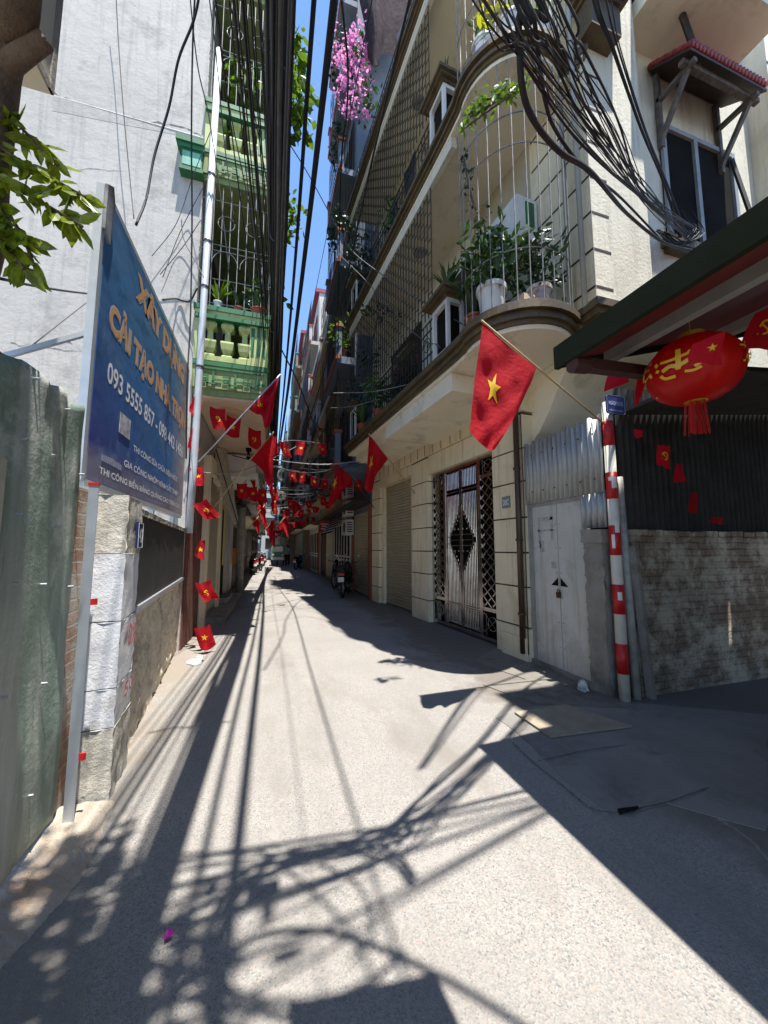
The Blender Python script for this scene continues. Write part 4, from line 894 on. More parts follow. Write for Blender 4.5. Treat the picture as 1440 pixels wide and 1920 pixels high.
m = MB(); m.box(DX-.04, DX-.012, 3.735, 3.785, .90, .97); m.tube([(DX-.026, 3.76+.018*math.cos(t), .97+.03*math.sin(t)) for t in [k*.35 for k in range(10)]], .006, 6); m.build('padlock', M('rusty_lock', (.10, .05, .03), (.05, .03, .02), .6, 30, metal=.5), md_)
m = MB(); m.box(DX-.01, DX+.04, 4.20, 4.30, 0, 2.08); m.box(DX-.01, DX+.04, 3.30, 3.34, 0, 2.08); m.box(DX-.012, DX+.045, 3.30, 4.30, 2.05, 2.10); m.build('door_frame', TIN, md_)
m = MB(); m.box(DX-.05, DX+.4, 3.2, 4.34, 0, .05); m.build('threshold', CONC, md_)
def corrugated(mb, a, b, z0, z1, pitch=.076, amp=.018, jag=0.0, slope=0.0):
    a = Vector(a); b = Vector(b); L = (b-a).length; u = (b-a)/L; n = Vector((-u.y, u.x, 0)); k = int(L/pitch*6); base = len(mb.v)
    for i in range(k+1):
        t = i/k*L; off = amp*math.sin(2*math.pi*t/pitch); zt = z1+slope*t+jag*(abs(((t/pitch*1.0) % 2)-1)-.5)
        for z in (z0, zt): q = a+u*t+n*off; mb.v.append(Vector((q.x, q.y, z)))
    for i in range(k): mb.f.append((base+2*i, base+2*i+2, base+2*i+3, base+2*i+1))
m = MB(); corrugated(m, (DX-.03, 3.02, 0), (DX-.03, 4.30, 0), 2.10, 2.93, jag=.05); corrugated(m, (DX-.02, 3.02, 0), (DX-.02, 3.36, 0), 1.72, 2.12)
o = m.build('corrugated_panel', TIN, md_, smooth=True); q = o.modifiers.new('thickness', 'SOLIDIFY'); q.thickness = .003
m = MB()
for k in range(6):
    for z in (2.25, 2.75): m.tube([(DX-.055, 3.12+k*.2, z), (DX-.045, 3.12+k*.2, z)], .009, 6)
m.build('roofing_screw', GRILLE, md_)
cp = thing('concrete_stub_pillar', 'rough weathered concrete pillar stump between the metal door and striped pole', 'pillar', (3.45, 3.2, 0))
m = MB(); rough_block(m, 3.335, 3.62, 3.06, 3.30, 0, 1.56, I3, .014)
V_ = Vector
base = len(m.v); m.box(3.36, 3.6, 3.08, 3.29, 0, 1.55)
def faceL(mb, x, y0, y1, z0, z1, amp):
    nu, nv = 8, int((z1-z0)/.04); b0 = len(mb.v)
    for j in range(nv+1):
        for i in range(nu+1):
            q = V_((x, y0+(y1-y0)*i/nu, z0+(z1-z0)*j/nv)); mb.v.append(q+V_((mnoise.noise(q*9)*amp+mnoise.noise(q*30)*amp*.5, 0, 0)))
    for j in range(nv):
        for i in range(nu): mb.f.append((b0+j*(nu+1)+i, b0+j*(nu+1)+i+1, b0+(j+1)*(nu+1)+i+1, b0+(j+1)*(nu+1)+i))
m.build('shaft', CONC, cp, smooth=True)
m = MB(); rough_block(m, 3.31, 3.64, 3.035, 3.31, 1.56, 1.70, I3, .012); m.box(3.33, 3.62, 3.06, 3.3, 1.57, 1.69); m.build('cap', CONC, cp, smooth=True)
# ---- striped pole + street sign
sp = thing('striped_pole', 'red and white striped pole with peeling stickers at the alley corner', 'pole', (3.40, 2.96, 0))
m = MB(); m.tube([(3.40, 2.96, 0), (3.40, 2.96, 3.05)], .052, 20); m.build('shaft', M('chalky_white', (.62, .60, .52), (.52, .5, .43), .7, 5, grime=(.35, .33, .28)), sp, smooth=True)
for a, b in ((2.575, 2.84), (2.01, 2.29), (1.43, 1.735), (.84, 1.135), (.26, .55)):
    m = MB(); m.tube([(3.40, 2.96, a), (3.40, 2.96, b)], .0535, 20); m.build('red_band', REDP, sp, smooth=True)
m = MB(); c0 = Vector((3.40, 2.96, 0))
for a, z, w_, h_ in ((210, 2.20, .04, .04), (248, 2.12, .05, .12), (250, 1.66, .045, .12), (205, 1.50, .03, .14), (235, .98, .04, .08)):
    vs = []
    for dz in (0, h_):
        for k in range(5): t = R(a)+w_/.054*(k/4-.5); vs.append((c0.x+.0555*math.cos(t), c0.y+.0555*math.sin(t), z+dz+.008*math.sin(k*3+dz*40)))
    m.add(vs, [(k, k+1, k+6, k+5) for k in range(4)])
m.build('torn_sticker', WHITE, sp)
ss = thing('street_sign', 'small dark blue street name plate on the striped pole', 'sign', (3.42, 2.88, 2.95))
sx0, sx1, sz_0, sz_1 = 3.28, 3.53, 2.89, 3.09
SY = 2.86
m = MB(); m.add([], []); c_ = .018
poly = [(sx0+c_, sz_0), (sx1-c_, sz_0), (sx1, sz_0+c_), (sx1, sz_1-c_), (sx1-c_, sz_1), (sx0+c_, sz_1), (sx0, sz_1-c_), (sx0, sz_0+c_)]
m.sweep([(a, SY, b) for a, b in poly], None, (0, .012, 0)); m.build('plate', BLUEP, ss)
m = MB(); put_text(m, 'NGÁCH 211/12', (sx0+.03, SY-.003, 2.985), (1, 0, 0), (0, 0, 1), sx1-sx0-.06, .05, .01); put_text(m, 'PHỐ KHƯƠNG TRUNG', (sx0+.035, SY-.003, 2.918), (1, 0, 0), (0, 0, 1), sx1-sx0-.07, .026)
m.build('lettering', M('faded_lettering', (.42, .45, .55), (.34, .37, .46), .6, 20), ss)
m = MB()
for (a, b), (c, d) in zip(poly, poly[1:]+poly[:1]): m.bar((a*.96+3.405*.04, SY-.002, b*.96+2.99*.04), (c*.96+3.405*.04, SY-.002, d*.96+2.99*.04), .003, .002)
m.build('border_line', M('border_line', (.30, .33, .42), None, .6), ss)
m = MB(); m.box(3.38, 3.42, SY+.012, 2.92, 2.97, 3.0); m.build('clamp', GALV, ss)
# white tube and leaning post
m = MB(); m.tube([(3.56, 2.96, 0), (3.51, 2.97, 2.25)], .04, 12)
tag(m.build('plastic_pipe', M('old_pvc', (.42, .41, .37), (.24, .23, .2), .6, 7), smooth=True), 'dirty white plastic pipe upright just right of the striped pole', 'pipe')
m = MB(); m.bar((3.70, 2.92, 0), (3.56, 2.90, 1.52), .07, .05)
tag(m.build('concrete_stake', CONC), 'thin concrete stake leaning beside the plastic pipe', 'post')
# ---- brick wall and tin over it
bwk = thing('alley_brick_wall', 'whitewashed crumbling brick wall in the dark side alley', 'wall', (5, 3, 0))
BM = brick_mat('old_painted_brick', (0.24, 0.17, 0.12), (0.19, 0.15, 0.10), (0.10, 0.09, 0.07), (0.50, 0.45, 0.35), bs=1.0)
m = MB(); m.box(3.64, 9, 2.97, 3.2, 0, 1.62); m.build('brickwork', BM, bwk)
m = MB(); rr = random.Random(6); x = 3.66
while x < 9: m.box(x, x+.2, 2.955, 3.2, 1.622, 1.69+rr.uniform(-.01, .012)); x += .215
m.build('brick_coping', BM, bwk)
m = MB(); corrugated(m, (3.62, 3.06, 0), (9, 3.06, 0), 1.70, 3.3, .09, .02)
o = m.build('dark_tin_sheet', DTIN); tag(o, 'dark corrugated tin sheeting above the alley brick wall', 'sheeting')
m = MB(); m.box(9, 9.2, -8, 3.3, 0, 6); tag(m.build('alley_end_wall', CONC), 'bare concrete wall closing the side alley', 'wall')
# ---- awning roof over the side alley
aw = thing('tin_awning', 'green edged tin awning roof with dark red underside over the side alley', 'awning', (3, 0.5, 2.7))
EX = 1.80; EZ = 2.72; ey0, ey1 = -3.2, 1.93; RX = 6.2; RZ = 4.0
def roofz(x): return EZ+(RZ-EZ)*(x-EX)/(RX-EX)
m = MB(); m.sweep([(EX-.02, ey0, EZ-.03), (EX+.015, ey0, EZ-.03), (EX+.015, ey0, EZ+.12), (EX-.02, ey0, EZ+.12)], None, (0, ey1-ey0, 0)); m.sweep([(EX, ey1, EZ-.02), (EX, ey1, EZ+.10), (RX, ey1, RZ+.10), (RX, ey1, RZ-.02)], None, (0, .012, 0)); m.build('green_fascia', M('dull_green_fascia', (.016, .019, .009), (.022, .025, .014), .9, 4, spec=.15), aw)
m = MB(); m.sweep([(EX+.016, ey0, EZ+.03), (RX, ey0, RZ+.03), (RX, ey0, RZ+.06), (EX+.016, ey0, EZ+.06)], None, (0, ey1-ey0-.002, 0)); m.build('red_sheet', M('oxide_red_sheet', (.16, .012, .012), (.10, .01, .01), .5, 5), aw)
m = MB()
for x in (EX+.38, 3.2, 4.2, 5.2): m.box(x, x+.06, ey0, ey1-.03, roofz(x)-.05, roofz(x)+.025)
m.build('purlin', M('grey_purlin', (.26, .26, .24), (.18, .18, .17), .6), aw)
m = MB(); m.bar((EX+.1, 1.80, EZ-.045), (EX+1.3, 1.82, EZ+.02), .07); m.tube([(EX+.12, 1.8, EZ-.05), (EX+.0, 1.8, EZ-.06)], .05, 10); m.build('beam', M('rust_brown_beam', (.06, .02, .016), (.04, .015, .012), .6), aw)
# second roof deeper in the alley and the neighbour whose mass shades the corner
m = MB(); rz_ = lambda x: 2.97+(x-3.62)*.108
for a, b, c, d in ((3.62, 5.20, 1.96, 3.04), (5.25, 9, 1.96, 3.04), (5.20, 5.25, 1.96, 2.28), (5.20, 5.25, 2.40, 3.04)): m.sweep([(a, c, rz_(a)), (b, c, rz_(b)), (b, c, rz_(b)+.04), (a, c, rz_(a)+.04)], None, (0, d-c, 0))  # sheets widened to keep light out, with a slit for a sliver of sun
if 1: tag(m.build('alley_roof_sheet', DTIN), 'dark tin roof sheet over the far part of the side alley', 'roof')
nb = thing('alley_neighbour_house', 'shaded house on the near side of the side alley', 'house', (5, -2, 0))
m = MB(); m.box(3.05, 4.9, -7, 1.15, 0, 9.0); m.build('wall', CONC, nb)
m = MB(); m.box(3.0, 4.95, -7.1, 1.2, 9.0, 9.15); m.build('roof', DTIN, nb)
m = MB(); m.sweep([(0.34, .66, 2.95), (.84, .60, 2.95), (1.0, -1.2, 2.95), (.3, -1.2, 2.95)], None, (0, 0, .05)); tag(m.build('shade_canopy', DTIN), 'unseen tin canopy added overhead to shade the near road', 'canopy')  # out of view, added only to cast a block of shade on the near road
# ---- mat, litter
p4 = [PZ(x, y, .0) for x, y in ((965, 1340), (1060, 1325), (1185, 1366), (1032, 1386))]
m = MB(); out = []
for i in range(4):
    a, b = p4[i], p4[(i+1) % 4]
    for j in range(12): q = a.lerp(b, (j+.0)/12); out.append((q.x, q.y))
m.prism(out, .009, .024)
o = m.build('rubber_mat', None); MT = M('tan_mat', (.33, .285, .21), (.26, .225, .165), .9, 9, bmp=.8, bscale=120, bdist=.01); o.data.materials.append(MT)
tag(o, 'flat tan woven mat lying on the road before the metal door', 'mat')
rr = random.Random(8)
def crumple(name, c, r, mat, label, cat):
    m = MB(); m.sphere(c, r, 12); m.v = [v+Vector((mnoise.noise(v*40), mnoise.noise(v*40+Vector((5, 0, 0))), mnoise.noise(v*40+Vector((0, 5, 0)))))*r*1.1 for v in m.v]; lo = min(v.z for v in m.v); m.v = [v-Vector((0, 0, lo-.002)) for v in m.v]; return tag(m.build(name, mat), label, cat)
crumple('crumpled_paper', PZ(1092, 1292, .04), .045, WHITE, 'crumpled white plastic wrapper at the foot of the metal door', 'litter')
crumple('fallen_flower', PZ(315, 1758, .012), .016, M('fuchsia_petal', (.45, .015, .30), (.35, .01, .25), .6), 'single magenta flower fallen on the road at lower left', 'flower')
# ---- lantern
LC = PY(1300, 695, 1.55); LR = .25
ln = thing('red_lantern', 'big round red lantern with gold pattern hanging under the awning', 'lantern', LC)
m = MB(); n = 48; mm = 18; vs = []
for i in range(mm+1):
    th = math.pi*(.06+.88*i/mm)
    for j in range(n):
        t = 2*math.pi*j/n; r = LR*(math.sin(th)**.85)*(1-.045*abs(math.sin(t*8))); vs.append((LC.x+r*math.cos(t), LC.y+r*math.sin(t), LC.z+LR*.82*math.cos(th)))
m.add(vs, [(i*n+(j+1) % n, i*n+j, (i+1)*n+j, (i+1)*n+(j+1) % n) for i in range(mm) for j in range(n)]); m.build('lantern_body', M('lantern_silk', (.75, .012, .008), (.55, .008, .006), .4, trans=.55), ln, smooth=True)
m = MB(); m.lathe((LC.x, LC.y, LC.z+LR*.74), [(.05, 0), (.07, .01), (.07, .05), (.05, .06)], 16); m.lathe((LC.x, LC.y, LC.z-LR*.82), [(.05, 0), (.07, .01), (.07, .05), (.05, .06)], 16); m.tube([(LC.x, LC.y, LC.z+LR*.8), (LC.x, LC.y, roofz(LC.x)+.03)], .004, 4); m.build('gold_cap', M('gold_foil', (.62, .38, .04), (.5, .28, .03), .35, metal=.4), ln)
m = MB(); rr = random.Random(2)
for k in range(46): a = rr.uniform(0, 6.28); q = rr.uniform(.0, .055); m.tube([(LC.x+q*math.cos(a), LC.y+q*math.sin(a), LC.z-LR*.82), (LC.x+q*1.3*math.cos(a), LC.y+q*1.3*math.sin(a), LC.z-LR*.82-.20)], .0022, 3)
m.build('tassel', REDP, ln)
def onball(az, el, off=.009):
    th = math.pi/2-el; r = LR*(math.sin(th)**.85)+off; return Vector((LC.x+r*math.cos(az), LC.y+r*math.sin(az), LC.z+(LR*.82+off)*math.cos(th)))
gold = MB(); face_az = math.atan2(-LC.y, -LC.x)
def stroke(pts, w_):
    if abs(pts[0][0]) < .9: pts = [(a*1.25-.22, b*1.3-.26) for a, b in pts]; w_ *= 1.15
    q = cr([(a, b, 0) for a, b in pts], 4)
    for i in range(len(q)-1):
        a, b = q[i], q[i+1]; d = Vector((b.x-a.x, b.y-a.y)); d = d.normalized() if d.length else Vector((1, 0)); nx, ny = -d.y*w_/2, d.x*w_/2
        gold.add([onball(face_az+a.x+nx, a.y+ny), onball(face_az+b.x+nx, b.y+ny), onball(face_az+b.x-nx, b.y-ny), onball(face_az+a.x-nx, a.y-ny)], [(0, 1, 2, 3)])
for s, w_ in ([((-.02, .42), (-.02, .18), (-.04, -.02)), .09], [((-.32, .25), (-.1, .22), (.2, .27)), .07], [((-.3, .05), (-.15, .1), (-.02, .05), (.18, .13), (.3, .02)), .09], [((.12, .3), (.3, .2), (.33, .05), (.2, -.05)), .07], [((-.35, -.02), (-.28, -.12), (-.1, -.14)), .07], [((.05, -.1), (.18, -.12), (.3, -.08)), .06], [((-.42, .28), (-.38, .2)), .07], [((-.42, .12), (-.36, .08)), .07]): stroke(s, w_)
for cc in (1.25, -1.25):
    for k in range(34):
        a = rr.gauss(0, .17); b = rr.gauss(0, .22); stroke([(cc+a, b), (cc+a+.05, b+rr.uniform(-.04, .04)), (cc+a+.08, b+.02)], .05)
gold.build('gold_pattern', M('gold_paint', (.70, .40, .03), (.6, .32, .02), .4), ln)

# joints and cracks of the cement apron
def strip(px, w_, name, label):
    q = cr([PZ(x, y, 0) for x, y in px], 6); rn = random.Random(len(px)+int(px[0][0])); m = MB()
    for a, b in zip(q, q[1:]):
        d = (b-a).normalized(); n = Vector((-d.y, d.x, 0)); a1 = w_*rn.uniform(.4, 1.4); b1 = w_*rn.uniform(.4, 1.4)
        m.add([(a.x-n.x*a1, a.y-n.y*a1, .0125), (a.x+n.x*a1, a.y+n.y*a1, .0125), (b.x+n.x*b1, b.y+n.y*b1, .0125), (b.x-n.x*b1, b.y-n.y*b1, .0125)], [(0, 1, 2, 3)])
    return tag(m.build(name, M('joint_dirt', (.06, .055, .05), (.09, .085, .075), .95, 9)), label, 'crack', kind='structure')
strip([(962, 1395), (1000, 1432), (1060, 1480), (1110, 1520), (1160, 1528)], .0035, 'slab_crack', 'crack along the left edge of the cement apron')
strip([(1010, 1430), (1060, 1418), (1110, 1408), (1175, 1400)], .004, 'slab_crack', 'crack across the cement apron beyond the mat')
strip([(1158, 1524), (1180, 1530), (1205, 1518), (1250, 1508), (1330, 1480)], .004, 'slab_crack', 'gap at the near edge of the cement apron')
m = MB(); c = [PZ(x, y, 0) for x, y in ((1158, 1521), (1168, 1519), (1196, 1516), (1199, 1519), (1182, 1523), (1172, 1527), (1161, 1529))]; m.prism([(p.x, p.y) for p in c], .005, .0135)
tag(m.build('broken_hole', DARK), 'small dark broken hole at the near edge of the cement apron', 'hole', kind='structure')
# laundry, nets and creepers on the upper balconies
for i, (s_, z_, w2, h2, c_, lb) in enumerate(((1.3, 7.9, .5, .8, (.02, .02, .03), 'black shirt'), (2.1, 8.0, .45, .6, (.10, .11, .16), 'navy cloth'), (3.1, 8.1, .6, .9, (.16, .14, .15), 'grey blanket'), (3.9, 4.9, .4, .5, (.10, .22, .18), 'green towel'), (1.5, 11.4, .6, .8, (.25, .24, .25), 'pale sheet'))):
    C2 = Cloth([[H((s_+w2*u, .93+.03*math.sin(u*9+v*2), z_+h2*(1-v))) for u in (0, .33, .66, 1)] for v in (0, .33, .66, 1)]); tag(C2.sheet(10, 10).build('laundry', M('laundry_'+str(i), c_, None, .9, 8), smooth=True), lb+' drying behind the balcony cage of the cream house', 'laundry')
vine('climbing_plant', 'dark creeper threading the flat balcony cage of the cream house, first storey', [(H((4.3, 1.0, 5.4)), (.35, .12, .5), 110), (H((3.6, 1.0, 5.9)), (.4, .12, .3), 70), (H((3.0, 1.0, 6.6)), (.5, .12, .25), 60)], LEAF[2], .10, seed=130)
vine('climbing_plant', 'dark leaves behind the second storey flat cage of the cream house', [(H((3.8, 1.0, 8.6)), (.5, .15, .6), 120), (H((4.6, 1.0, 9.2)), (.4, .15, .7), 100)], LEAF[2], .11, seed=135)
vine('climbing_plant', 'thin dark sprigs climbing the bars of the lower round cage', [(Vector((2.30, 3.5, 5.2)), (.12, .12, .5), 40), (Vector((2.26, 3.7, 5.9)), (.08, .1, .4), 24), (Vector((2.24, 3.8, 6.5)), (.08, .1, .3), 14)], LEAF[2], .06, seed=140)
# ================================================================== FAR HOUSES
NET = M('balcony_netting', (.03, .03, .035), (.05, .045, .04), .8, 6)
def townhouse(side, y0, y1, xg, xu, h, wallc, trimc, label, levels, gf='shutter', gfc=None, cage=True, roof=None, seed=0, topdark=False, deep=5):
    """side +1: stands right of the alley with its front facing -x; xg ground-floor front, xu upper front"""
    rnd = random.Random(seed); sgn = side
    t = thing('town_house', label, 'house', ((xg+sgn*2.5), (y0+y1)/2, 0))
    m = MB(); m.box(xg, xg+sgn*deep, y0+.01, y1-.01, 0, levels[0]-.002); g_ = m.build('ground_floor', wallc, t)
    m = MB(); m.box(xu+sgn*.55, xu+sgn*(deep+.5), y0+.01, y1-.01, levels[0]+.002, h); m.build('wall', wallc, t)
    if roof: m = MB(); m.box(xu+sgn*.3, xu+sgn*(deep+.6), y0-.05, y1+.05, h+.002, h+.25); m.build('roof', roof, t)
    for i, z in enumerate(levels):
        m = MB(); m.box(xu, xg+sgn*.3, y0+.03, y1-.03, z-.16, z+.06); b_ = m.build('balcony', wallc, t)
        m = MB(); m.box(xu-sgn*.05, xu+sgn*.1, y0+.0, y1-.0, z-.05, z+.10); m.build('balcony_edge', trimc, b_)
        m = MB(); kk = int((y1-y0)/.16)
        for k in range(kk+1): m.tube([(xu+sgn*.04, y0+.08+k*.16, z+.06), (xu+sgn*.04, y0+.08+k*.16, z+(2.7 if cage and rnd.random() < .9 else .95))], .009, 3)
        for q in range(6): m.tube([(xu+sgn*(.06+q*.1), y0+.05, z), (xu+sgn*(.06+q*.1), y0+.05, z+(2.7 if cage else .95))], .009, 3)
        for zz in (.5, .95, 1.6, 2.1): 
            if cage or zz < 1: m.tube([(xu+sgn*.04, y0+.05, z+zz), (xu+sgn*.04, y1-.05, z+zz)], .012, 3)
        m.build('balcony_grille', GRILLE, b_)
        for ya in (y0+.03, y1-.22):
            m = MB(); m.box(xu-sgn*.02, xu+sgn*.14, ya, ya+.19, z+.06, z+1.0); m.build('balcony_post', wallc, b_)
            m = MB(); m.box(xu-sgn*.06, xu+sgn*.18, ya-.04, ya+.23, z+1.0, z+1.09); m.build('post_cap', trimc, b_)
        L = y1-y0
        for a, b in ((.15, .42), (.55, .88)):
            m = MB(); m.box(xu+sgn*.535, xu+sgn*.548, y0+L*a, y0+L*b, z+.15, z+2.3); wn = m.build('window', GLASS, t)
            m = MB()
            for q in (a, (a+b)/2, b): m.box(xu+sgn*.50, xu+sgn*.534, y0+L*q-.03, y0+L*q+.03, z+.15, z+2.3)
            m.box(xu+sgn*.5, xu+sgn*.534, y0+L*a, y0+L*b, z+2.25, z+2.33); m.build('window_frame', trimc if rnd.random() < .5 else DWOOD, wn)
    T = (lambda p: Vector((xg-sgn*p[1], p[0], p[2])))
    L = y1-y0
    if gf == 'shutter': shutter(T, y0+.35, y1-.35, .012, .05, 2.7, gfc or SHUT, 'roller_shutter', t)
    elif gf == 'double':
        shutter(T, y0+.2, y0+L*.55, .012, .05, 2.6, gfc or SHUT, 'roller_shutter', t)
        m = MB(T); m.box(y0+L*.62, y1-.2, .0, .02, 0, 2.3); m.build('door', DWOOD, t)
    else:
        m = MB(T); m.box(y0+.2, y1-.3, .0, .02, 0.05, 2.5); d = m.build('door', DARK, t)
        m = MB(T)
        for q in range(7): s = y0+.25+(L-.6)*q/6; m.box(s-.03, s+.03, .02, .05, .05, 2.5)
        for z in (.08, 1.0, 1.15, 2.45): m.box(y0+.2, y1-.3, .021, .048, z, z+.06)
        m.build('door_frame', gfc or WHITE, d)
    m = MB(T); m.box(y0+.1, y1-.1, .0, .55, 2.85, 2.93); m.build('canopy', rnd.choice([DTIN, SOFFIT, CREAM]), t)
    m = MB(T); m.box(y0, y0+.14, .0, .06, 0, 2.84); m.box(y1-.14, y1, 0, .06, 0, 2.84); m.build('pilaster', trimc, t)
    return t
BLUEG = M('blue_grey_render', (.13, .165, .22), (.10, .13, .18), .85, 2, streak=(.12, .15, .2)); WG = M('white_grey_render', (.50, .50, .49), (.42, .42, .41), .85, 2, streak=(.3, .3, .29))
YC = M('yellow_cream_render', (.50, .42, .27), (.43, .36, .23), .85, 2, streak=(.3, .25, .16)); BR = M('rough_brown_render', (.28, .22, .16), (.2, .16, .12), .9, 2, bmp=.5, streak=(.12, .1, .08))
TEAL = M('teal_render', (.07, .30, .27), (.05, .24, .22), .8, 3); MAG = M('magenta_roof', (.22, .02, .06), (.16, .015, .045), .6, 3); PALEB = M('pale_blue_render', (.46, .52, .57), (.40, .46, .5), .8, 3)
BCR = M('buff_render', (.42, .36, .27), (.34, .29, .22), .85, 2, streak=(.22, .18, .13))
townhouse(1, 10.68, 13.3, 2.88, 1.78, 22.5, BLUEG, TERRA, 'blue grey town house with terracotta balcony trim beside the cream house', [3.95, 7.3, 10.5, 13.7, 16.9, 20.1], gfc=SHUT, seed=1)
townhouse(1, 13.3, 17.4, 2.86, 2.05, 13.6, BCR, WG, 'buff town house with a striped awning and stacked air conditioners', [4.1, 7.4, 10.6], gf='door', seed=2)
townhouse(1, 17.4, 22.0, 2.90, 2.1, 14.6, YC, TERRA, 'cream town house with closed roller doors and a small red notice', [3.9, 7.2, 10.8], gf='double', gfc=M('cream_shutter', (.50, .45, .33), (.45, .4, .29), .6), seed=3, cage=False)
townhouse(1, 22.0, 28.0, 2.75, 1.95, 17.5, WG, TERRA, 'pale town house with a magenta roof edge further up the alley', [4.2, 7.6, 11.0, 14.2], gf='door', seed=4, roof=MAG)
townhouse(1, 28.0, 37.0, 2.3, 1.50, 18.2, BR, TEAL, 'dark brown town house with teal trim far up on the right', [4.2, 8, 12, 15.5], gf='shutter', seed=5, roof=MAG)
townhouse(1, 37.0, 47.0, 1.75, 1.1, 17, BCR, BLUEG, 'distant buff town house near the bend on the right', [4, 8, 12], gf='door', seed=6)
townhouse(1, 47.0, 60, 1.2, .6, 15, WG, TERRA, 'farthest pale house on the right of the alley', [4, 8, 12], gf='shutter', seed=7)
townhouse(-1, 12.6, 16.6, -1.36, -.62, 12.5, YC, LGREEN, 'cream town house just beyond the green balconies on the left', [3.6, 7.0, 10.2], gf='double', gfc=WHITE, seed=8)
townhouse(-1, 16.6, 21.5, -1.45, -.65, 14, WG, TERRA, 'white grey town house midway up the left side', [3.5, 6.9, 10.2], gf='shutter', seed=9, cage=False)
townhouse(-1, 21.5, 28, -1.62, -.7, 12.5, BCR, BLUEG, 'buff town house on the left behind the parked motorbikes', [3.5, 6.8, 9.9], gf='door', seed=10)
townhouse(-1, 28, 37, -1.7, -.6, 14, YC, TERRA, 'yellowish town house far up on the left', [3.6, 7, 10.4], gf='shutter', seed=11)
townhouse(-1, 37, 60, -1.9, -.8, 13, WG, TEAL, 'long grey house at the far left of the alley', [3.6, 7, 10.4], gf='door', seed=12)
eh = thing('end_house', 'narrow pale blue house closing the view at the alley end', 'house', (1.5, 66, 0))
m = MB(); m.box(-6, 10, 62, 70, 0, 11); m.build('wall', PALEB, eh)
for z in (1.5, 4.8, 8):
    for a in (-.8, 1.6): m = MB(); m.box(a, a+1.4, 61.95, 61.998, z, z+1.6); m.build('window', GLASS, eh)
# facade extras on the right
m = MB()
for k in range(7):
    z = 2.95-k*.12; m.sweep([(2.84-.02-.09*k, 13.9, z), (2.84-.02-.09*k-.045, 13.9, z-.06), (2.84-.02-.09*k-.045, 13.9, z-.075), (2.84-.02-.09*k, 13.9, z-.015)], None, (0, 3.2, 0))
STR = M('white_awning_stripe', (.6, .6, .58), None, .7); sa = thing('striped_awning', 'black and white striped shop awning on the buff house', 'awning', (2.5, 15, 2.6))
m.build('white_stripes', STR, sa); m = MB()
for k in range(7):
    z = 2.89-k*.12; m.sweep([(2.865-.09*k-.045-.045, 13.9, z), (2.865-.09*k-.045-.09, 13.9, z-.06), (2.865-.09*k-.09-.045, 13.9, z-.075), (2.865-.09*k-.09, 13.9, z-.015)], None, (0, 3.2, 0))
m.build('black_stripes', DARK, sa)
def ac_unit(x, y, z, side, label, group=None):
    t = thing('air_conditioner', label, 'air conditioner', (x, y, z), group); m = MB(); m.box(x, x+side*.28, y-.38, y+.38, z, z+.55); m.build('casing', WHITE, t)
    m = MB(); m.tube([(x-side*.004, y-.08, z+.27), (x-side*.012, y-.08, z+.27)], .2, 14); m.lathe((x+side*.14, y-.384, z+.1), [(.001, 0), (.001, .01)], 4); m.build('fan_grille', GRILLE, t)
    m = MB()
    for k in range(5): m.box(x+side*.04, x+side*.24, y-.386, y-.38, z+.1+k*.08, z+.14+k*.08)
    m.build('side_vents', GRILLE, t)
for k, wd in enumerate(('lowest', 'middle', 'top')): ac_unit(2.56, 13.4, 1.98+k*.68, 1, wd+' air conditioner in the stack of three beside the striped awning')
ac_unit(-1.02, 10.5, 3.05, -1, 'air conditioner under the green balcony above the left doorway'); ac_unit(-1.0, 14.2, 2.95, -1, 'air conditioner on the first cream house beyond the green balconies')
ac_unit(2.2, 19.5, 4.4, 1, 'air conditioner hanging on the cream town house above its roller doors'); ac_unit(1.9, 24.5, 5.0, 1, 'air conditioner on the pale house below the magenta roof')
m = MB(); m.box(2.3, 2.33, 17.6, 17.62, 2.3, 2.6)
rs = thing('red_notice', 'red notice board with white lines above the cream roller doors', 'sign', (2.4, 17.2, 2.3)); m = MB(); m.box(2.15, 2.75, 17.18, 17.2, 2.25, 2.75); m.build('board', REDP, rs); m = MB()
for z, a, b in ((2.6, 2.2, 2.7), (2.5, 2.25, 2.65), (2.38, 2.2, 2.7), (2.31, 2.3, 2.6)): m.box(a, b, 17.17, 17.178, z, z+.035)
m.build('white_lines', LETW, rs)
ys = thing('yellow_banner', 'tall narrow faded yellow banner hanging by the left doorway', 'sign', (-1.1, 9.65, 1.2)); m = MB(); 
C_ = Cloth([[(-1.08+.02*math.sin(i*2), 9.5+.12*i, 2.75-j*.33) for i in range(4)] for j in range(6)]); C_.sheet(8, 16).build('cloth', M('faded_yellow', (.52, .38, .08), (.42, .36, .2), .8, 9), ys)
ob = thing('orange_box_sign', 'small orange box sign low on the left wall beyond the doorway', 'sign', (-1.2, 15, .9)); m = MB(); m.box(-1.34, -1.1, 14.9, 15.5, .9, 1.5); m.build('box_body', M('orange_plastic', (.6, .22, .02), (.5, .18, .02), .5), ob); m = MB(); m.box(-1.09, -1.098, 15, 15.4, 1.1, 1.3); m.build('face', WHITE, ob)
fa = thing('folded_awning', 'dirty cream folded awning cloth hanging by the left doorway', 'awning', (-.9, 8.6, 2.3))
C_ = Cloth([[PY(x, y, Y) for x, y, Y in r] for r in ([(405, 842, 8.2), (415, 838, 8.3), (425, 842, 8.5)], [(410, 890, 8.2), (423, 885, 8.35), (432, 890, 8.5)], [(420, 935, 8.2), (430, 930, 8.35), (438, 925, 8.5)], [(438, 985, 8.2), (443, 982, 8.3), (447, 975, 8.4)])]); C_.sheet(10, 14).build('cloth', M('dirty_canvas', (.42, .37, .27), (.30, .26, .19), .9, 12), fa)
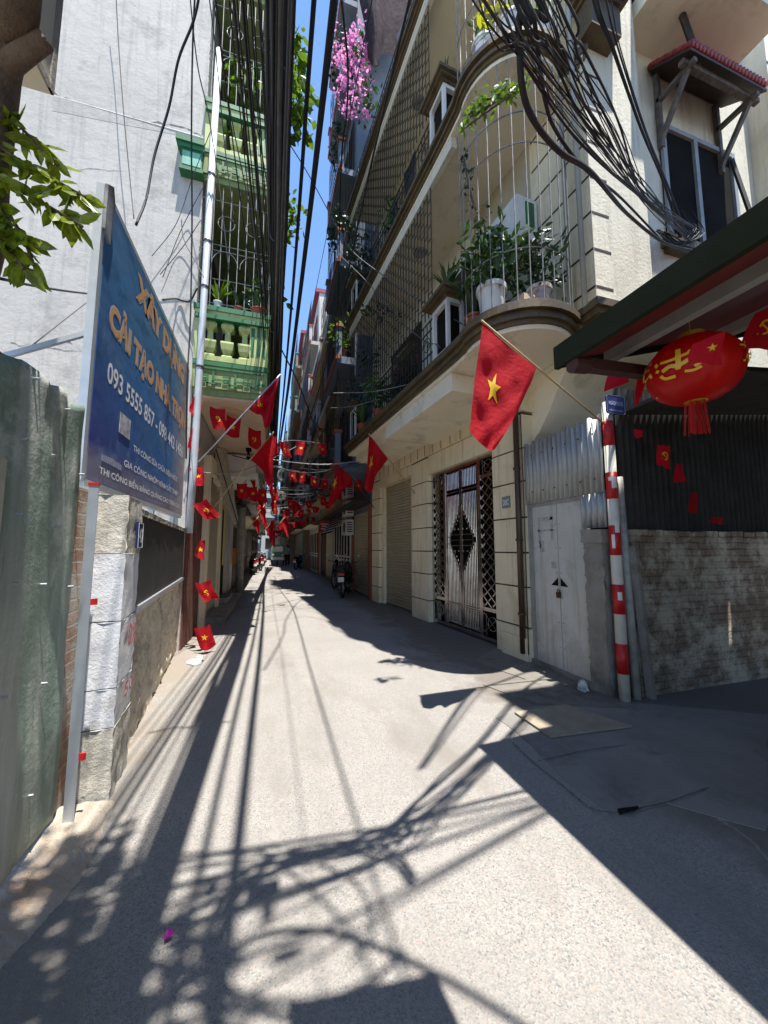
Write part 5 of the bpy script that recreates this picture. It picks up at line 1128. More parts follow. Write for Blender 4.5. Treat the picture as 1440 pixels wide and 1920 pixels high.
m = MB(); m.tube([PY(403, 850, 8.2), PY(392, 960, 8.2)], .012, 5); m.tube([PY(405, 842, 8.2), PY(447, 985, 8.3)], .012, 5); m.build('arm', GRILLE, fa)
m = MB(); m.box(-1.2, -.35, 9.6, 11.8, 3.25, 3.36); m.box(-1.2, -.4, 9.65, 11.7, 3.36, 3.8); tag(m.build('signbox_canopy', WHITE), 'white boxed canopy under the green balcony by the left doors', 'canopy')
# ================================================================== BOUGAINVILLEA
bg_ = thing('bougainvillea', 'pink bougainvillea spilling over the top of the blue grey house against the sky', 'climbing plant', PY(670, 150, 10.4))
m = MB(); k = 0
for x, y, r_, n in [(rb.uniform(628, 700), rb.uniform(55, 215), .16, 9) for rb in [random.Random(61)] for _ in range(34)]+[(655, 75, .55, 60), (665, 110, .5, 80), (645, 115, .35, 40), (672, 150, .5, 80), (650, 150, .3, 30), (672, 190, .5, 60), (640, 95, .3, 30), (632, 178, .18, 14), (660, 205, .35, 40), (645, 200, .22, 16), (685, 60, .5, 80), (690, 100, .4, 70), (700, 30, .4, 40)]: leaves(m, PY(x, y, 10.4), (r_, r_*.8, r_), n, .115, 90+k, .2, 1.5); k += 1
m.build('blossom', PINK, bg_)
m = MB(); leaves(m, PY(678, 130, 10.5), (.7, .5, 1.6), 130, .17, 111, .3, 1.7); leaves(m, PY(690, 190, 10.5), (.5, .4, 1.1), 90, .17, 112, .3, 1.7); m.build('foliage', LEAF[1], bg_)
m = MB()
for a in ((690, 230), (700, 180), (695, 120)): m.tube(cr([PY(a[0], a[1], 10.6), PY(a[0]-18, a[1]-25, 10.45), PY(a[0]-38, a[1]-22, 10.35)], 5), .012, 4)
m.build('stem', BARK, bg_)
import itertools
tq = thing('tarpaulin', 'dark folded tarpaulin hanging under the roof at the top right of the gap', 'tarpaulin', PY(700, 60, 9.9))
C_ = Cloth([[PY(668, -80, 10.4), PY(700, -90, 9.9), PY(745, -95, 10.2), PY(800, -80, 9.8)], [PY(672, -10, 10.3), PY(702, 0, 9.8), PY(735, -10, 10.2), PY(785, -20, 9.8)], [PY(684, 50, 10.2), PY(706, 60, 9.8), PY(728, 40, 10.1), PY(765, 40, 9.8)], [PY(690, 110, 10.2), PY(702, 125, 9.9), PY(718, 100, 10.1), PY(744, 110, 9.9)]]); C_.sheet(14, 18).build('cloth', M('grey_tarp', (.03, .022, .026), (.06, .048, .052), .95, 7, spec=.05), tq)
vine('climbing_plant', 'dark creeper on the blue grey house just past the cream cage', [cl(655, 420, 10.6, .3, 60), cl(660, 470, 10.6, .3, 60), cl(665, 520, 10.5, .3, 50)], LEAF[2], .14, seed=120)
plant('potted_plant', 'leafy yellow green plant behind the upper railing of the blue grey house', (1.95, 10.9, 7.4), .15, .25, TERRA, 'leaf', 1.1, LEAF[0], seed=121, n=50)
for z, sd in ((12, 150), (15.2, 151), (18.4, 152)): vine('climbing_plant', 'dark balcony greenery on the blue grey house, '+{12: 'fourth', 15.2: 'fifth', 18.4: 'top'}[z]+' level up', [(Vector((1.8, 10.8, z)), (.25, .3, .5), 70), (Vector((1.8, 11.8, z+.3)), (.25, .5, .5), 80)], LEAF[2], .14, seed=sd)
# ================================================================== FLAGS
def proto_mesh(mb, name, mat):
    o = mb.build(name, mat, None, loc=(0, 0, 0)); me = o.data; bpy.data.objects.remove(o); return me
def sf(seed):
    rnd = random.Random(seed); ph = rnd.uniform(0, 6); w_, h_ = .23, .34; sk = rnd.uniform(-.09, .09)
    return Cloth([[(x*w_+sk*z*z, .045*math.sin(x*5.5+ph+z*2.5)*(.35+z)+rnd.uniform(-.02, .02)*z, -z*h_*(1+rnd.uniform(-.10, .10))-.02*math.sin(x*3.14)) for x in (0, .33, .66, 1)] for z in (0, .33, .66, 1)])
SMALL = []
for k in range(6):
    c_ = sf(k+20); SMALL.append((proto_mesh(c_.sheet(7, 9), 'small_flag_cloth', RED), proto_mesh(c_.decal(star_tris(.5, .5, .15, .68, R(90) if k % 2 else 0) if k < 3 else hs_tris(.5, .5, .13, .68), .002, 1), 'emblem', YEL), k < 3))
def small_flag(parent, loc, k, rz=0, tilt=0, sc=1.0, detail=True):
    cm, em, st_ = SMALL[k % 6]; o = bpy.data.objects.new('small_flag', cm); C.objects.link(o); o.parent = parent; o.location = Vector(loc)-Vector(parent.location); o.rotation_euler = (0, tilt, rz); o.scale = (sc,)*3
    o['label'] = 'small red flag with a yellow star' if st_ else 'small red flag with a yellow hammer and sickle'
    if detail: e = bpy.data.objects.new('star' if st_ else 'emblem', em); C.objects.link(e); e.parent = o
    return o
def garland(pts, n, label, seed=0, group=None, sc=1.0, sag=0.0, ks=None, rz=0.0, detail=True, t0=.06, t1=.94):
    rnd = random.Random(seed); P = cr(pts, 12); t = thing('flag_garland', label, 'flag string', P[0], group)
    m = MB(); m.tube(P, .004, 4); m.build('cord', WHITECAB, t)
    for k in range(n):
        i = min(len(P)-1, int((t0+(t1-t0)*k/max(1, n-1))*(len(P)-1))); small_flag(t, P[i], (ks[k] if ks else rnd.randrange(6)), rz+rnd.uniform(-.5, .5), rnd.uniform(-.15, .15), sc, detail)
    return t
# vertical string at the left by the grey house corner
gl = thing('flag_garland', 'vertical cord of small red flags hanging at the corner of the low wall', 'flag string', (-1.1, 5.9, 3)); m = MB(); vp = [PY(x, y, 5.95) for x, y in ((362, 700), (358, 800), (362, 900), (368, 980), (370, 1060), (372, 1120), (371, 1190))]; m.tube(cr(vp, 6), .003, 4); m.build('cord', BLACK, gl)
for (x, y, k, ti, rz_, s_) in ((362, 742, 0, .2, 1.0, .8), (358, 800, 3, .1, 1.2, .9), (356, 878, 2, -.35, .3, .75), (362, 945, 4, -.5, .2, .85), (372, 1010, 0, .1, 1.3, .8), (366, 1093, 5, -.2, .3, .9), (364, 1178, 1, -.2, .1, .9)): small_flag(gl, PY(x, y, 5.95), k, rz_, ti, s_)
garland([PY(362, 740, 6.0), PY(400, 765, 6.3), PY(440, 785, 6.7), PY(490, 815, 7.4), PY(522, 826, 8.4), PY(560, 826, 9.4), PY(607, 832, 10.6)], 7, 'string of red flags crossing just below the green balcony', 5, ks=[3, 0, 4, 1, 5, 2, 0], rz=0, t0=.14, t1=.97)
garland([PY(535, 880, 12), PY(560, 884, 12), PY(590, 894, 12), PY(620, 900, 11.5), PY(650, 890, 11), PY(672, 905, 10.6)], 7, 'second string of red flags between the large flags', 6, rz=0)
garland([PY(440, 905, 9), PY(475, 915, 10), PY(510, 915, 12)], 4, 'short string of red flags beyond the left doorway', 8)
for i, y in enumerate([14, 17, 20, 23, 26, 29.5, 33, 37, 41, 46]):
    xr = 2.7 if y < 27 else 2.2-.06*(y-28); rr = random.Random(i+40); z = 3.7+rr.uniform(-.35, .35)
    garland([(-1.3, y, z+.2), (0, y+rr.uniform(-.5, .5), z-.25), (xr*.5, y+.4, z-.3), (xr, y+rr.uniform(0, 1), z+.2)], 7, 'string of small red flags crossing the alley far beyond the large flags', i+60, group='far strings of small red flags', detail=y < 18, sc=.95)
def big_flag(name, label, grid, pole, polemat=WOOD, star=(.5, .5, .2, 0), r=.012, asp=1.5):
    c_ = Cloth([[PY(*p) for p in row] for row in grid]); t = thing(name, label, 'flag', c_.at(0, 0)); f_ = c_.sheet(30, 30).build('cloth', RED, t, smooth=True)
    if star: c_.decal(star_tris(star[0], star[1], star[2], asp, star[3]), .004, 2).build('star', YEL, f_)
    if pole: m = MB(); m.tube([PY(*p) for p in pole], r, 8); m.build('flagpole', polemat, t, smooth=True)
    return t
big_flag('national_flag', 'large red flag with yellow star on a bamboo pole by the striped pole', [
  [(905, 603, 2.78), (930, 628, 2.80), (955, 650, 2.82), (980, 670, 2.84), (1006, 689, 2.86)],
  [(899, 650, 2.77), (922, 668, 2.76), (945, 690, 2.84), (968, 705, 2.81), (998, 712, 2.84)],
  [(893, 690, 2.78), (912, 705, 2.80), (934, 722, 2.77), (962, 735, 2.82), (985, 740, 2.80)],
  [(888, 730, 2.77), (905, 748, 2.75), (930, 762, 2.80), (955, 770, 2.77), (972, 768, 2.80)],
  [(884, 772, 2.77), (902, 790, 2.79), (922, 800, 2.75), (940, 803, 2.78), (955, 800, 2.76)],
  [(881, 808, 2.76), (895, 826, 2.74), (909, 838, 2.80), (920, 845, 2.74), (928, 842, 2.78)]],
  [(903, 601, 2.775), (1006, 688, 2.87), (1133, 795, 2.95)], star=(.42, .46, .15, 1.2), r=.010, asp=1.1)
big_flag('national_flag', 'mid-sized red flag with star on a pole beside the roller shutter', [
  [(692, 815, 7.3), (703, 828, 7.3), (715, 845, 7.35), (728, 860, 7.4)], [(690, 850, 7.25), (698, 862, 7.4), (708, 872, 7.25), (716, 876, 7.4)], [(687, 885, 7.3), (692, 892, 7.2), (699, 896, 7.4), (704, 894, 7.3)], [(683, 915, 7.3), (688, 920, 7.25), (693, 924, 7.35), (699, 918, 7.3)]],
  [(691, 813, 7.3), (728, 860, 7.4), (783, 932, 7.7)], star=(.28, .42, .19, .3))
fb = thing('flag_bracket', 'small iron flag bracket on the grooved pillar by the shutter', 'bracket', PY(783, 930, 7.72)); m = MB(); m.tube([PY(776, 920, 7.66), PY(786, 940, 7.74)], .025, 8); m.build('socket', GALV, fb); m = MB(); m.bar(PY(785, 900, 7.8), PY(785, 945, 7.8), .03); m.build('plate', GALV, fb)
big_flag('national_flag', 'dark red flag drooping past the second flag before the striped awning', [
  [(627, 868, 9.4), (638, 874, 9.4), (648, 884, 9.4), (659, 896, 9.4)], [(627, 890, 9.3), (637, 898, 9.5), (648, 908, 9.3), (657, 905, 9.4)], [(622, 915, 9.4), (630, 922, 9.3), (638, 925, 9.5), (645, 918, 9.4)], [(615, 948, 9.4), (619, 953, 9.4), (625, 945, 9.4), (632, 936, 9.4)]],
  [(626, 867, 9.4), (660, 897, 9.4), (702, 953, 9.6)], DWOOD, star=(.12, .5, .18, .2))
big_flag('national_flag', 'uppermost red flag on a pole leaning out below the green balcony', [
  [(525, 704, 6.0), (505, 724, 6.05), (487, 744, 6.1), (466, 766, 6.15)], [(520, 722, 5.95), (506, 738, 6.15), (490, 756, 6.0), (473, 772, 6.15)], [(516, 738, 6.0), (508, 750, 5.95), (495, 764, 6.15), (482, 777, 6.1)], [(512, 770, 6.0), (506, 785, 6.05), (498, 792, 6.0), (490, 778, 6.1)], [(508, 792, 6.0), (502, 803, 6.0), (496, 802, 6.0), (493, 788, 6.05)]],
  [(526, 702, 6.0), (466, 766, 6.15), (372, 866, 6.15)], GALV, star=(.72, .3, .14, .8))
big_flag('national_flag', 'long furled red flag on the lower leaning pole at the left', [
  [(512, 812, 7.0), (500, 825, 7.0), (485, 843, 7.0), (469, 862, 7.0)], [(513, 840, 7.0), (504, 850, 6.9), (493, 860, 7.1), (480, 870, 7.0)], [(512, 870, 7.0), (505, 876, 6.9), (499, 880, 7.1), (492, 882, 7.0)], [(512, 900, 7.0), (508, 906, 7.0), (503, 905, 7.0), (497, 893, 7.0)], [(512, 924, 7.0), (509, 921, 7.0), (505, 915, 7.0), (499, 906, 7.0)]],
  [(513, 810, 7.0), (469, 862, 7.0), (398, 955, 7.0)], WOOD, star=None)
for i, (x, y, Y, s_) in enumerate(((478, 900, 10, 1.0), (492, 935, 13, 1.1), (497, 965, 17, 1.0), (553, 950, 16, 1.3), (540, 985, 22, 1.2), (485, 985, 18, .9), (515, 1000, 30, 1.5))):
    k = s_*11
    big_flag('national_flag', ['red flag slanting from a pole left of the alley middle', 'red flag hanging over the left motorbikes', 'small far flag under the left strings', 'bright red flag flaring out right of the alley middle', 'distant flag beside the green vehicle', 'far flag against the left house fronts', 'farthest large flag over the alley'][i],
      [[(x, y-k*1.6, Y), (x-k*.5, y-k, Y), (x-k, y-k*.4, Y)], [(x+1, y-k*.3, Y-.1), (x-k*.3, y, Y+.1), (x-k*.7, y+k*.3, Y)], [(x+1, y+k*1.5, Y), (x-k*.1, y+k*1.6, Y), (x-k*.4, y+k, Y)]] if i != 3 else
      [[(x-5, y-16, Y), (x+5, y-8, Y), (x+13, y+1, Y)], [(x-4, y, Y), (x+3, y+4, Y+.2), (x+9, y+6, Y)], [(x-6, y+25, Y), (x-2, y+18, Y), (x+3, y+10, Y)]],
      [(x, y-k*1.7, Y), (x-k*2.2, y+k*.9, Y)] if i != 3 else [(x-5, y-17, Y), (x+30, y+15, Y)], star=(.4, .5, .16, .3) if i < 4 else None)
# flags in the dark side alley
al = [('square red flag with a star hanging before the lantern', [(1300, 645, 1.14), (1360, 620, 1.1)], [(1292, 682, 1.14), (1358, 684, 1.1)], star_tris(.55, .45, .16, 1.1)),
      ('red flag with hammer and sickle at the right edge under the awning', [(1415, 588, 1.3), (1475, 560, 1.25)], [(1388, 655, 1.3), (1470, 655, 1.25)], hs_tris(.42, .5, .2, 1.1)),
      ('dim red flag behind the street name plate', [(1145, 690, 2.4), (1182, 684, 2.3)], [(1132, 735, 2.4), (1180, 716, 2.35)], None),
      ('narrow red flag left of the lantern', [(1198, 700, 1.9), (1222, 692, 1.9)], [(1190, 762, 1.9), (1204, 744, 1.9)], None),
      ('dim red flag with a faint emblem in the side alley', [(1234, 833, 2.5), (1256, 838, 2.5)], [(1232, 872, 2.5), (1258, 880, 2.5)], hs_tris(.5, .5, .2, .8)),
      ('dim red pennant below the emblem flag in the side alley', [(1270, 868, 2.5), (1278, 872, 2.5)], [(1263, 905, 2.5), (1290, 902, 2.5)], None),
      ('lowest dim red pennant in the side alley', [(1298, 922, 2.6), (1308, 925, 2.6)], [(1291, 960, 2.6), (1310, 962, 2.6)], None),
      ('tiny red flag lying on the alley brick wall top', [(1335, 968, 2.85), (1355, 972, 2.85)], [(1333, 980, 2.85), (1357, 984, 2.85)], None),
      ('small dim red flag right of the striped pole', [(1190, 803, 2.5), (1205, 808, 2.5)], [(1193, 822, 2.5), (1208, 818, 2.5)], None)]
for label, a, b, dec in al:
    A, B = PY(*a[0]), PY(*a[1]); D, E_ = PY(*b[0]), PY(*b[1])
    c_ = Cloth([[A.lerp(B, u).lerp(D.lerp(E_, u), v)+Vector((0, .012*math.sin(u*6+v*3), 0)) for u in (0, .33, .66, 1)] for v in (0, .33, .66, 1)])
    t = thing('small_flag', label, 'flag', A); f_ = c_.sheet(10, 10).build('cloth', RED, t, smooth=True)
    if dec: c_.decal(dec, .003, 1).build('emblem', YEL, f_)
# ================================================================== CABLES
def cable(pts, r=.012, mat=None, group='black cables strung along the alley', label='black utility cable running along above the alley', k=8, name='cable', n=5):
    m = MB(); m.tube(cr(pts, k), r, n); o = m.build(name, mat or BLACK, smooth=True); return tag(o, label, 'cable', group)
rnd = random.Random(33)
for i in range(40):                                  # dense bundle overhead, centred on x ~ 0
    x = rnd.gauss(-.035, .055); z = 5.6+rnd.gauss(0, .3); xf = .05+rnd.gauss(0, .035); zf = 4.9+rnd.gauss(0, .35)
    cable([(x+rnd.uniform(-.1, .1), -4, z+.5), (x, 1.5, z), (x+rnd.gauss(0, .02), 4, z-.18), (x*.5+xf*.5+rnd.gauss(0, .015), 7.5, z-.28), (xf, 12, zf), (xf+.12, 20, zf-.1), (.35+rnd.gauss(0, .2), 30, zf+.3)], rnd.choice([.008, .011, .014, .019]), BLACK if rnd.random() < .88 else GREYCAB)
for i in range(14):                                  # left group towards the grey house corner
    x = -.30+rnd.gauss(0, .10); z = 5.6+rnd.gauss(0, .3)
    cable([(x-.2, -4, z+.6), (x, 2, z), (x+.12, 5, z-.15), (x*.4, 9, z-.3), (.05, 14, 4.9)], rnd.choice([.005, .007, .011]), group='thinner cables left of the main bundle', label='thin black cable converging on the main bundle from the left')
for z, y in ((5.45, 2.6), (5.3, 4.2), (5.2, 6.0), (5.0, 8.5)):
    tie = MB(); tie.tube([(-.03+.10*math.cos(t*.5), y+.01*t, z+.16*math.sin(t*.5)) for t in range(14)], .008, 4); tag(tie.build('cable_tie', GREYCAB), 'grey tie wrapped round the main cable bundle', 'cable tie', 'ties round the main cable bundle')
cable([(.36, -4, 6.2), (.36, 2, 5.9), (.35, 5, 5.7), (.3, 9, 5.4), (.2, 14, 5.0), (.2, 22, 5.0)], .034, group=None, label='thick black cable seen alone against the blue sky')
cable([(.20, -4, 6.1), (.20, 2, 5.8), (.22, 5, 5.6), (.2, 9, 5.3), (.15, 14, 4.9), (.15, 22, 4.9)], .022, group=None, label='medium black cable between the bundle and the thick cable')
cable([(.72, -4, 6.4), (.70, 3, 6.2), (.62, 8, 6.1), (.5, 16, 5.8), (.4, 26, 5.6)], .005, group=None, label='hair-thin wire crossing the strip of sky')
cable([(1.02, -4, 6.9), (1.0, 3, 6.1), (1.0, 5.5, 5.6), (.98, 9, 5.2), (.7, 14, 4.6), (.6, 20, 4.4)], .013, group=None, label='black cable along the right edge of the sky strip')
for x, z in ((.0, 5.55), (-.3, 5.5)):
    cable([(x-.15, 2.2, z+.1), (x, 2.3, z-.15), (x+.15, 2.2, z+.1)], .012, group='short cable ties', label='short loop of cable tying the bundle')
# fan to the alley window
def pc(pts): return [PY(x, y, Y) for x, y, Y in pts]
end = lambda dx=0, dy=0: (1292+dx, 440+dy, 3.15)
fan = [[(780, -420, .9), (900, -40, 1.7), (985, 160, 2.1), (1110, 320, 2.5), (1220, 435, 2.75)],]
for i in range(26):
    t = i/25; x0_ = 870+170*t+rnd.uniform(-12, 12); sag = rnd.uniform(-14, 40)*(1-t*.6)
    yy = rnd.uniform(-.6, .3); P = pc([(x0_, -30, 1.02+yy*.15), (965+115*t+rnd.uniform(-18, 18), 100+rnd.uniform(-10, 10)+sag*.3, 1.15+yy*.08), (1095+65*t+rnd.uniform(-22, 14), 262+sag*.8+rnd.uniform(-12, 12)-30*t, 1.42), (1215+rnd.uniform(-10, 15), 372+sag*.4+rnd.uniform(-10, 10), 2.1), end(rnd.uniform(-25, 15), rnd.uniform(-20, 18))]); P = [(-4.5, .1+yy*1.6, 5.6), (-1.7, .62+yy*1.3, 5.1), (-.2, .88+yy*.8, 4.6)]+P
    cable(P, rnd.choice([.002, .0028, .0035, .0045, .006]), GREYCAB if rnd.random() < .35 else BLACK, group='cables fanning to the alley window', label='slack cable of the fan sweeping down to the alley window')
for i in range(7):
    o_ = rnd.uniform(-10, 10); P = [(1090+o_, -300, 1.2), (1130+o_*2, 0, 2.0), (1155+o_, 90, 2.2), (1205+o_*.6, 240, 2.5), (1250+o_*.5, 350, 2.7), end(-10+o_, 5)]
    cable(pc(P), rnd.choice([.005, .008]), group='cables dropping beside the tiled canopy', label='cable dropping steeply past the left end of the tiled canopy')
cable([(-4, .4, 5.5), (-1, .75, 4.9)]+pc([(940, -60, 1.05), (970, 40, 1.1), (978, 160, 1.2), (1000, 225, 1.3), (1050, 285, 1.45), (1110, 325, 1.7), (1175, 400, 2.4), (1245, 455, 2.8), (1300, 470, 3.1)]), .015, group=None, label='thickest drooping black cable of the fan ending by the window sill')
cable([(-4, .2, 5.4), (-1, .6, 4.8)]+pc([(975, -60, 1.05), (1000, 30, 1.1), (1020, 180, 1.3), (1045, 250, 1.45), (1100, 320, 1.7), (1165, 372, 2.3), (1240, 450, 2.8)]), .010, group=None, label='second drooping cable merging into the thickest one')
for i in range(10):
    o_ = rnd.uniform(-12, 12); cable(pc([(1240+o_, 440+rnd.uniform(-10, 8), 3.0), (1275+o_, 458+rnd.uniform(-8, 6), 3.1), (1310+o_, 448+rnd.uniform(-24, 6), 3.15), (1285+o_, 415+rnd.uniform(-22, 12), 3.2)]), .007, group='knot of cable ends at the alley window', label='tangled cable end knotted at the alley window sill')
# gable cables
cable(pc([(215, -80, 5.9), (221, 60, 6.0), (231, 200, 6.0), (243, 330, 6.0), (251, 410, 5.9)]), .007, group=None, label='thin straight wire down the grey gable to the signboard')
cable(pc([(385, -120, 3.5), (368, 20, 4.0), (335, 110, 4.3), (317, 200, 4.5), (290, 290, 4.6), (275, 370, 4.6), (255, 422, 4.5)]), .014, group=None, label='thick bent black cable looping down to the top of the signboard')
cable(pc([(372, -100, 4), (362, 60, 4.6), (359, 250, 5), (360, 420, 5.4), (357, 600, 5.6), (352, 700, 5.6), (349, 860, 5.7)]), .011, group=None, label='black cable hanging down the far edge of the signboard')
for i, P in enumerate(([(352, -50, 5), (370, 120, 5.4), (392, 220, 5.7), (415, 380, 5.9), (430, 520, 6.0)], [(385, -60, 5), (405, 100, 5.4), (420, 260, 5.8), (440, 420, 6.0)], [(400, 0, 4.5), (430, 200, 5.3), (470, 400, 5.9), (498, 560, 6.2)], [(430, 0, 4), (470, 180, 5), (500, 340, 5.8), (520, 480, 6.5)])):
    cable(pc(P), .009, group='loose cables before the green balconies', label='loose black cable slanting in front of the green balconies')
for P in ([(395, 245, 5.7), (362, 330, 6), (330, 420, 6.1), (285, 480, 6.1)], [(392, 330, 5.8), (340, 430, 6.1), (305, 520, 6.15)], [(340, 410, 5.9), (345, 450, 5.9), (372, 500, 5.9), (382, 520, 5.8)], [(378, 410, 5.9), (345, 460, 6), (300, 515, 6.1)]):
    cable(pc(P), .006, GREYCAB, group='grey tie wires on the gable edge', label='grey tie wire stretched from the pipe pole to the gable')
cable(pc([(0, 522, 2.6), (60, 535, 3.2), (120, 545, 4), (178, 552, 5.2)]), .010, group=None, label='black cable crossing the lower grey gable from the tree')
cable(pc([(180, 553, 4.5), (120, 600, 4), (45, 660, 3.2)]), .005, GREYCAB, group=None, label='thin stay wire from the signboard to the tin fence')
cable(pc([(305, 562, 5.2), (330, 560, 6.1), (355, 565, 6.1), (370, 540, 6)]), .014, group=None, label='short thick cable end behind the signboard')
# crossing wires
for P, r_, mt, lb in (
  ([(530, 250, 5.5), (580, 330, 6), (640, 440, 6.5), (670, 480, 6.6), (760, 545, 5.5), (835, 590, 4.6), (905, 628, 4)], .009, GREYCAB, 'long wire crossing the sky down to the large flag'),
  ([(628, 470, 8), (680, 520, 7), (720, 565, 6.2), (760, 610, 5.4), (800, 642, 4.9), (822, 648, 4.7), (850, 690, 4.6), (885, 727, 4.4)], .008, GREYCAB, 'slack wire looping past the box newel of the cream balcony'),
  ([(625, 737, 8.5), (690, 735, 7.2), (760, 722, 6), (848, 695, 4.9)], .008, WHITECAB, 'pale wire reaching the corner of the cream cornice'),
  ([(620, 765, 9), (660, 762, 8), (712, 748, 7)], .006, WHITECAB, 'short pale wire below the brown cornice'),
  ([(372, 885, 6), (420, 888, 7), (460, 880, 8), (510, 860, 10), (560, 835, 12)], .008, WHITECAB, 'pale sagging wire below the left leaning flagpole'),
  ([(520, 640, 8), (560, 720, 9), (590, 800, 10), (608, 850, 10.5)], .016, BLACK, 'drooping black cable to the right of the main bundle'),
  ([(640, 0, 3.2), (652, 120, 4.2), (650, 210, 5), (640, 300, 6), (636, 460, 8), (634, 620, 10), (630, 740, 12), (612, 850, 14)], .014, BLACK, 'black cable falling along the blue grey house edge')):
    cable(pc(P), r_, mt, group=None, label=lb)
m_c = [(-.9, 9, 3.7, 2.9, 3.9), (-.9, 12.5, 3.5, 2.5, 3.6), (-1, 14.5, 3.9, 2.4, 3.8), (-1.2, 18, 3.6, 2.5, 3.9), (-1.2, 23, 3.8, 2.5, 3.6)]
for x0_, y, z0_, x1_, z1_ in m_c:
    for j in range(4):
        cable([(x0_, y, z0_+rnd.uniform(-.1, .1)), ((x0_+x1_)/2+rnd.uniform(-.3, .3), y+rnd.uniform(-.3, .3), min(z0_, z1_)-rnd.uniform(.0, .35)), (x1_, y+rnd.uniform(-.5, .5), z1_+rnd.uniform(-.1, .1))], rnd.choice([.007, .012]), rnd.choice([WHITECAB, GREYCAB, BLACK]), group='cables crossing between the house fronts', label='cable slung across the alley between the house fronts')
# coils of spare cable on poles
def coil(c, r, label, seed, mat=GREYCAB):
    rn = random.Random(seed); m = MB(); c = Vector(c)
    for j in range(7):
        a = rn.uniform(-.5, .5); rr_ = r*rn.uniform(.6, 1.1); o_ = Vector((rn.uniform(-.2, .2), rn.uniform(-.1, .1), rn.uniform(-.2, .2)))*r
        m.tube([c+o_+Vector((rr_*math.cos(t*.4)*math.cos(a), rr_*math.cos(t*.4)*math.sin(a), rr_*1.1*math.sin(t*.4))) for t in range(17)], .014, 4)
    return tag(m.build('cable_coil', mat), label, 'cable coil', 'coils of spare cable over the alley')
for i, (x, y, Y) in enumerate(((548, 905, 16), (565, 920, 15), (600, 905, 14), (620, 880, 13), (530, 890, 17), (540, 950, 22), (585, 930, 18), (525, 930, 20), (612, 915, 14), (505, 905, 14), (515, 960, 25), (560, 965, 26), (535, 975, 30), (480, 900, 12), (600, 870, 13))):
    coil(PY(x, y, Y), .26, 'tangled coil of spare cable hanging over the alley', i, (GREYCAB, WHITECAB, BLACK)[i % 3])
# utility pole half hidden by the bundle
up = thing('utility_pole', 'concrete utility pole half hidden behind cables and flags on the left', 'pole', (-.95, 13.2, 0))
m = MB(); m.tube([(-.95, 13.2, 0), (-.93, 13.2, 8.2)], .13, 12, r2=.09); m.build('shaft', CONC, up, smooth=True)
m = MB(); m.bar((-1.2, 13.1, 5.0), (.45, 13.1, 5.0), .07); m.bar((-1.2, 13.1, 4.3), (.3, 13.1, 4.3), .07); m.build('crossarm', GALV, up)
m = MB(); m.box(-.75, -.35, 12.9, 13.15, 3.5, 4.0); m.build('junction_box', WG, up)
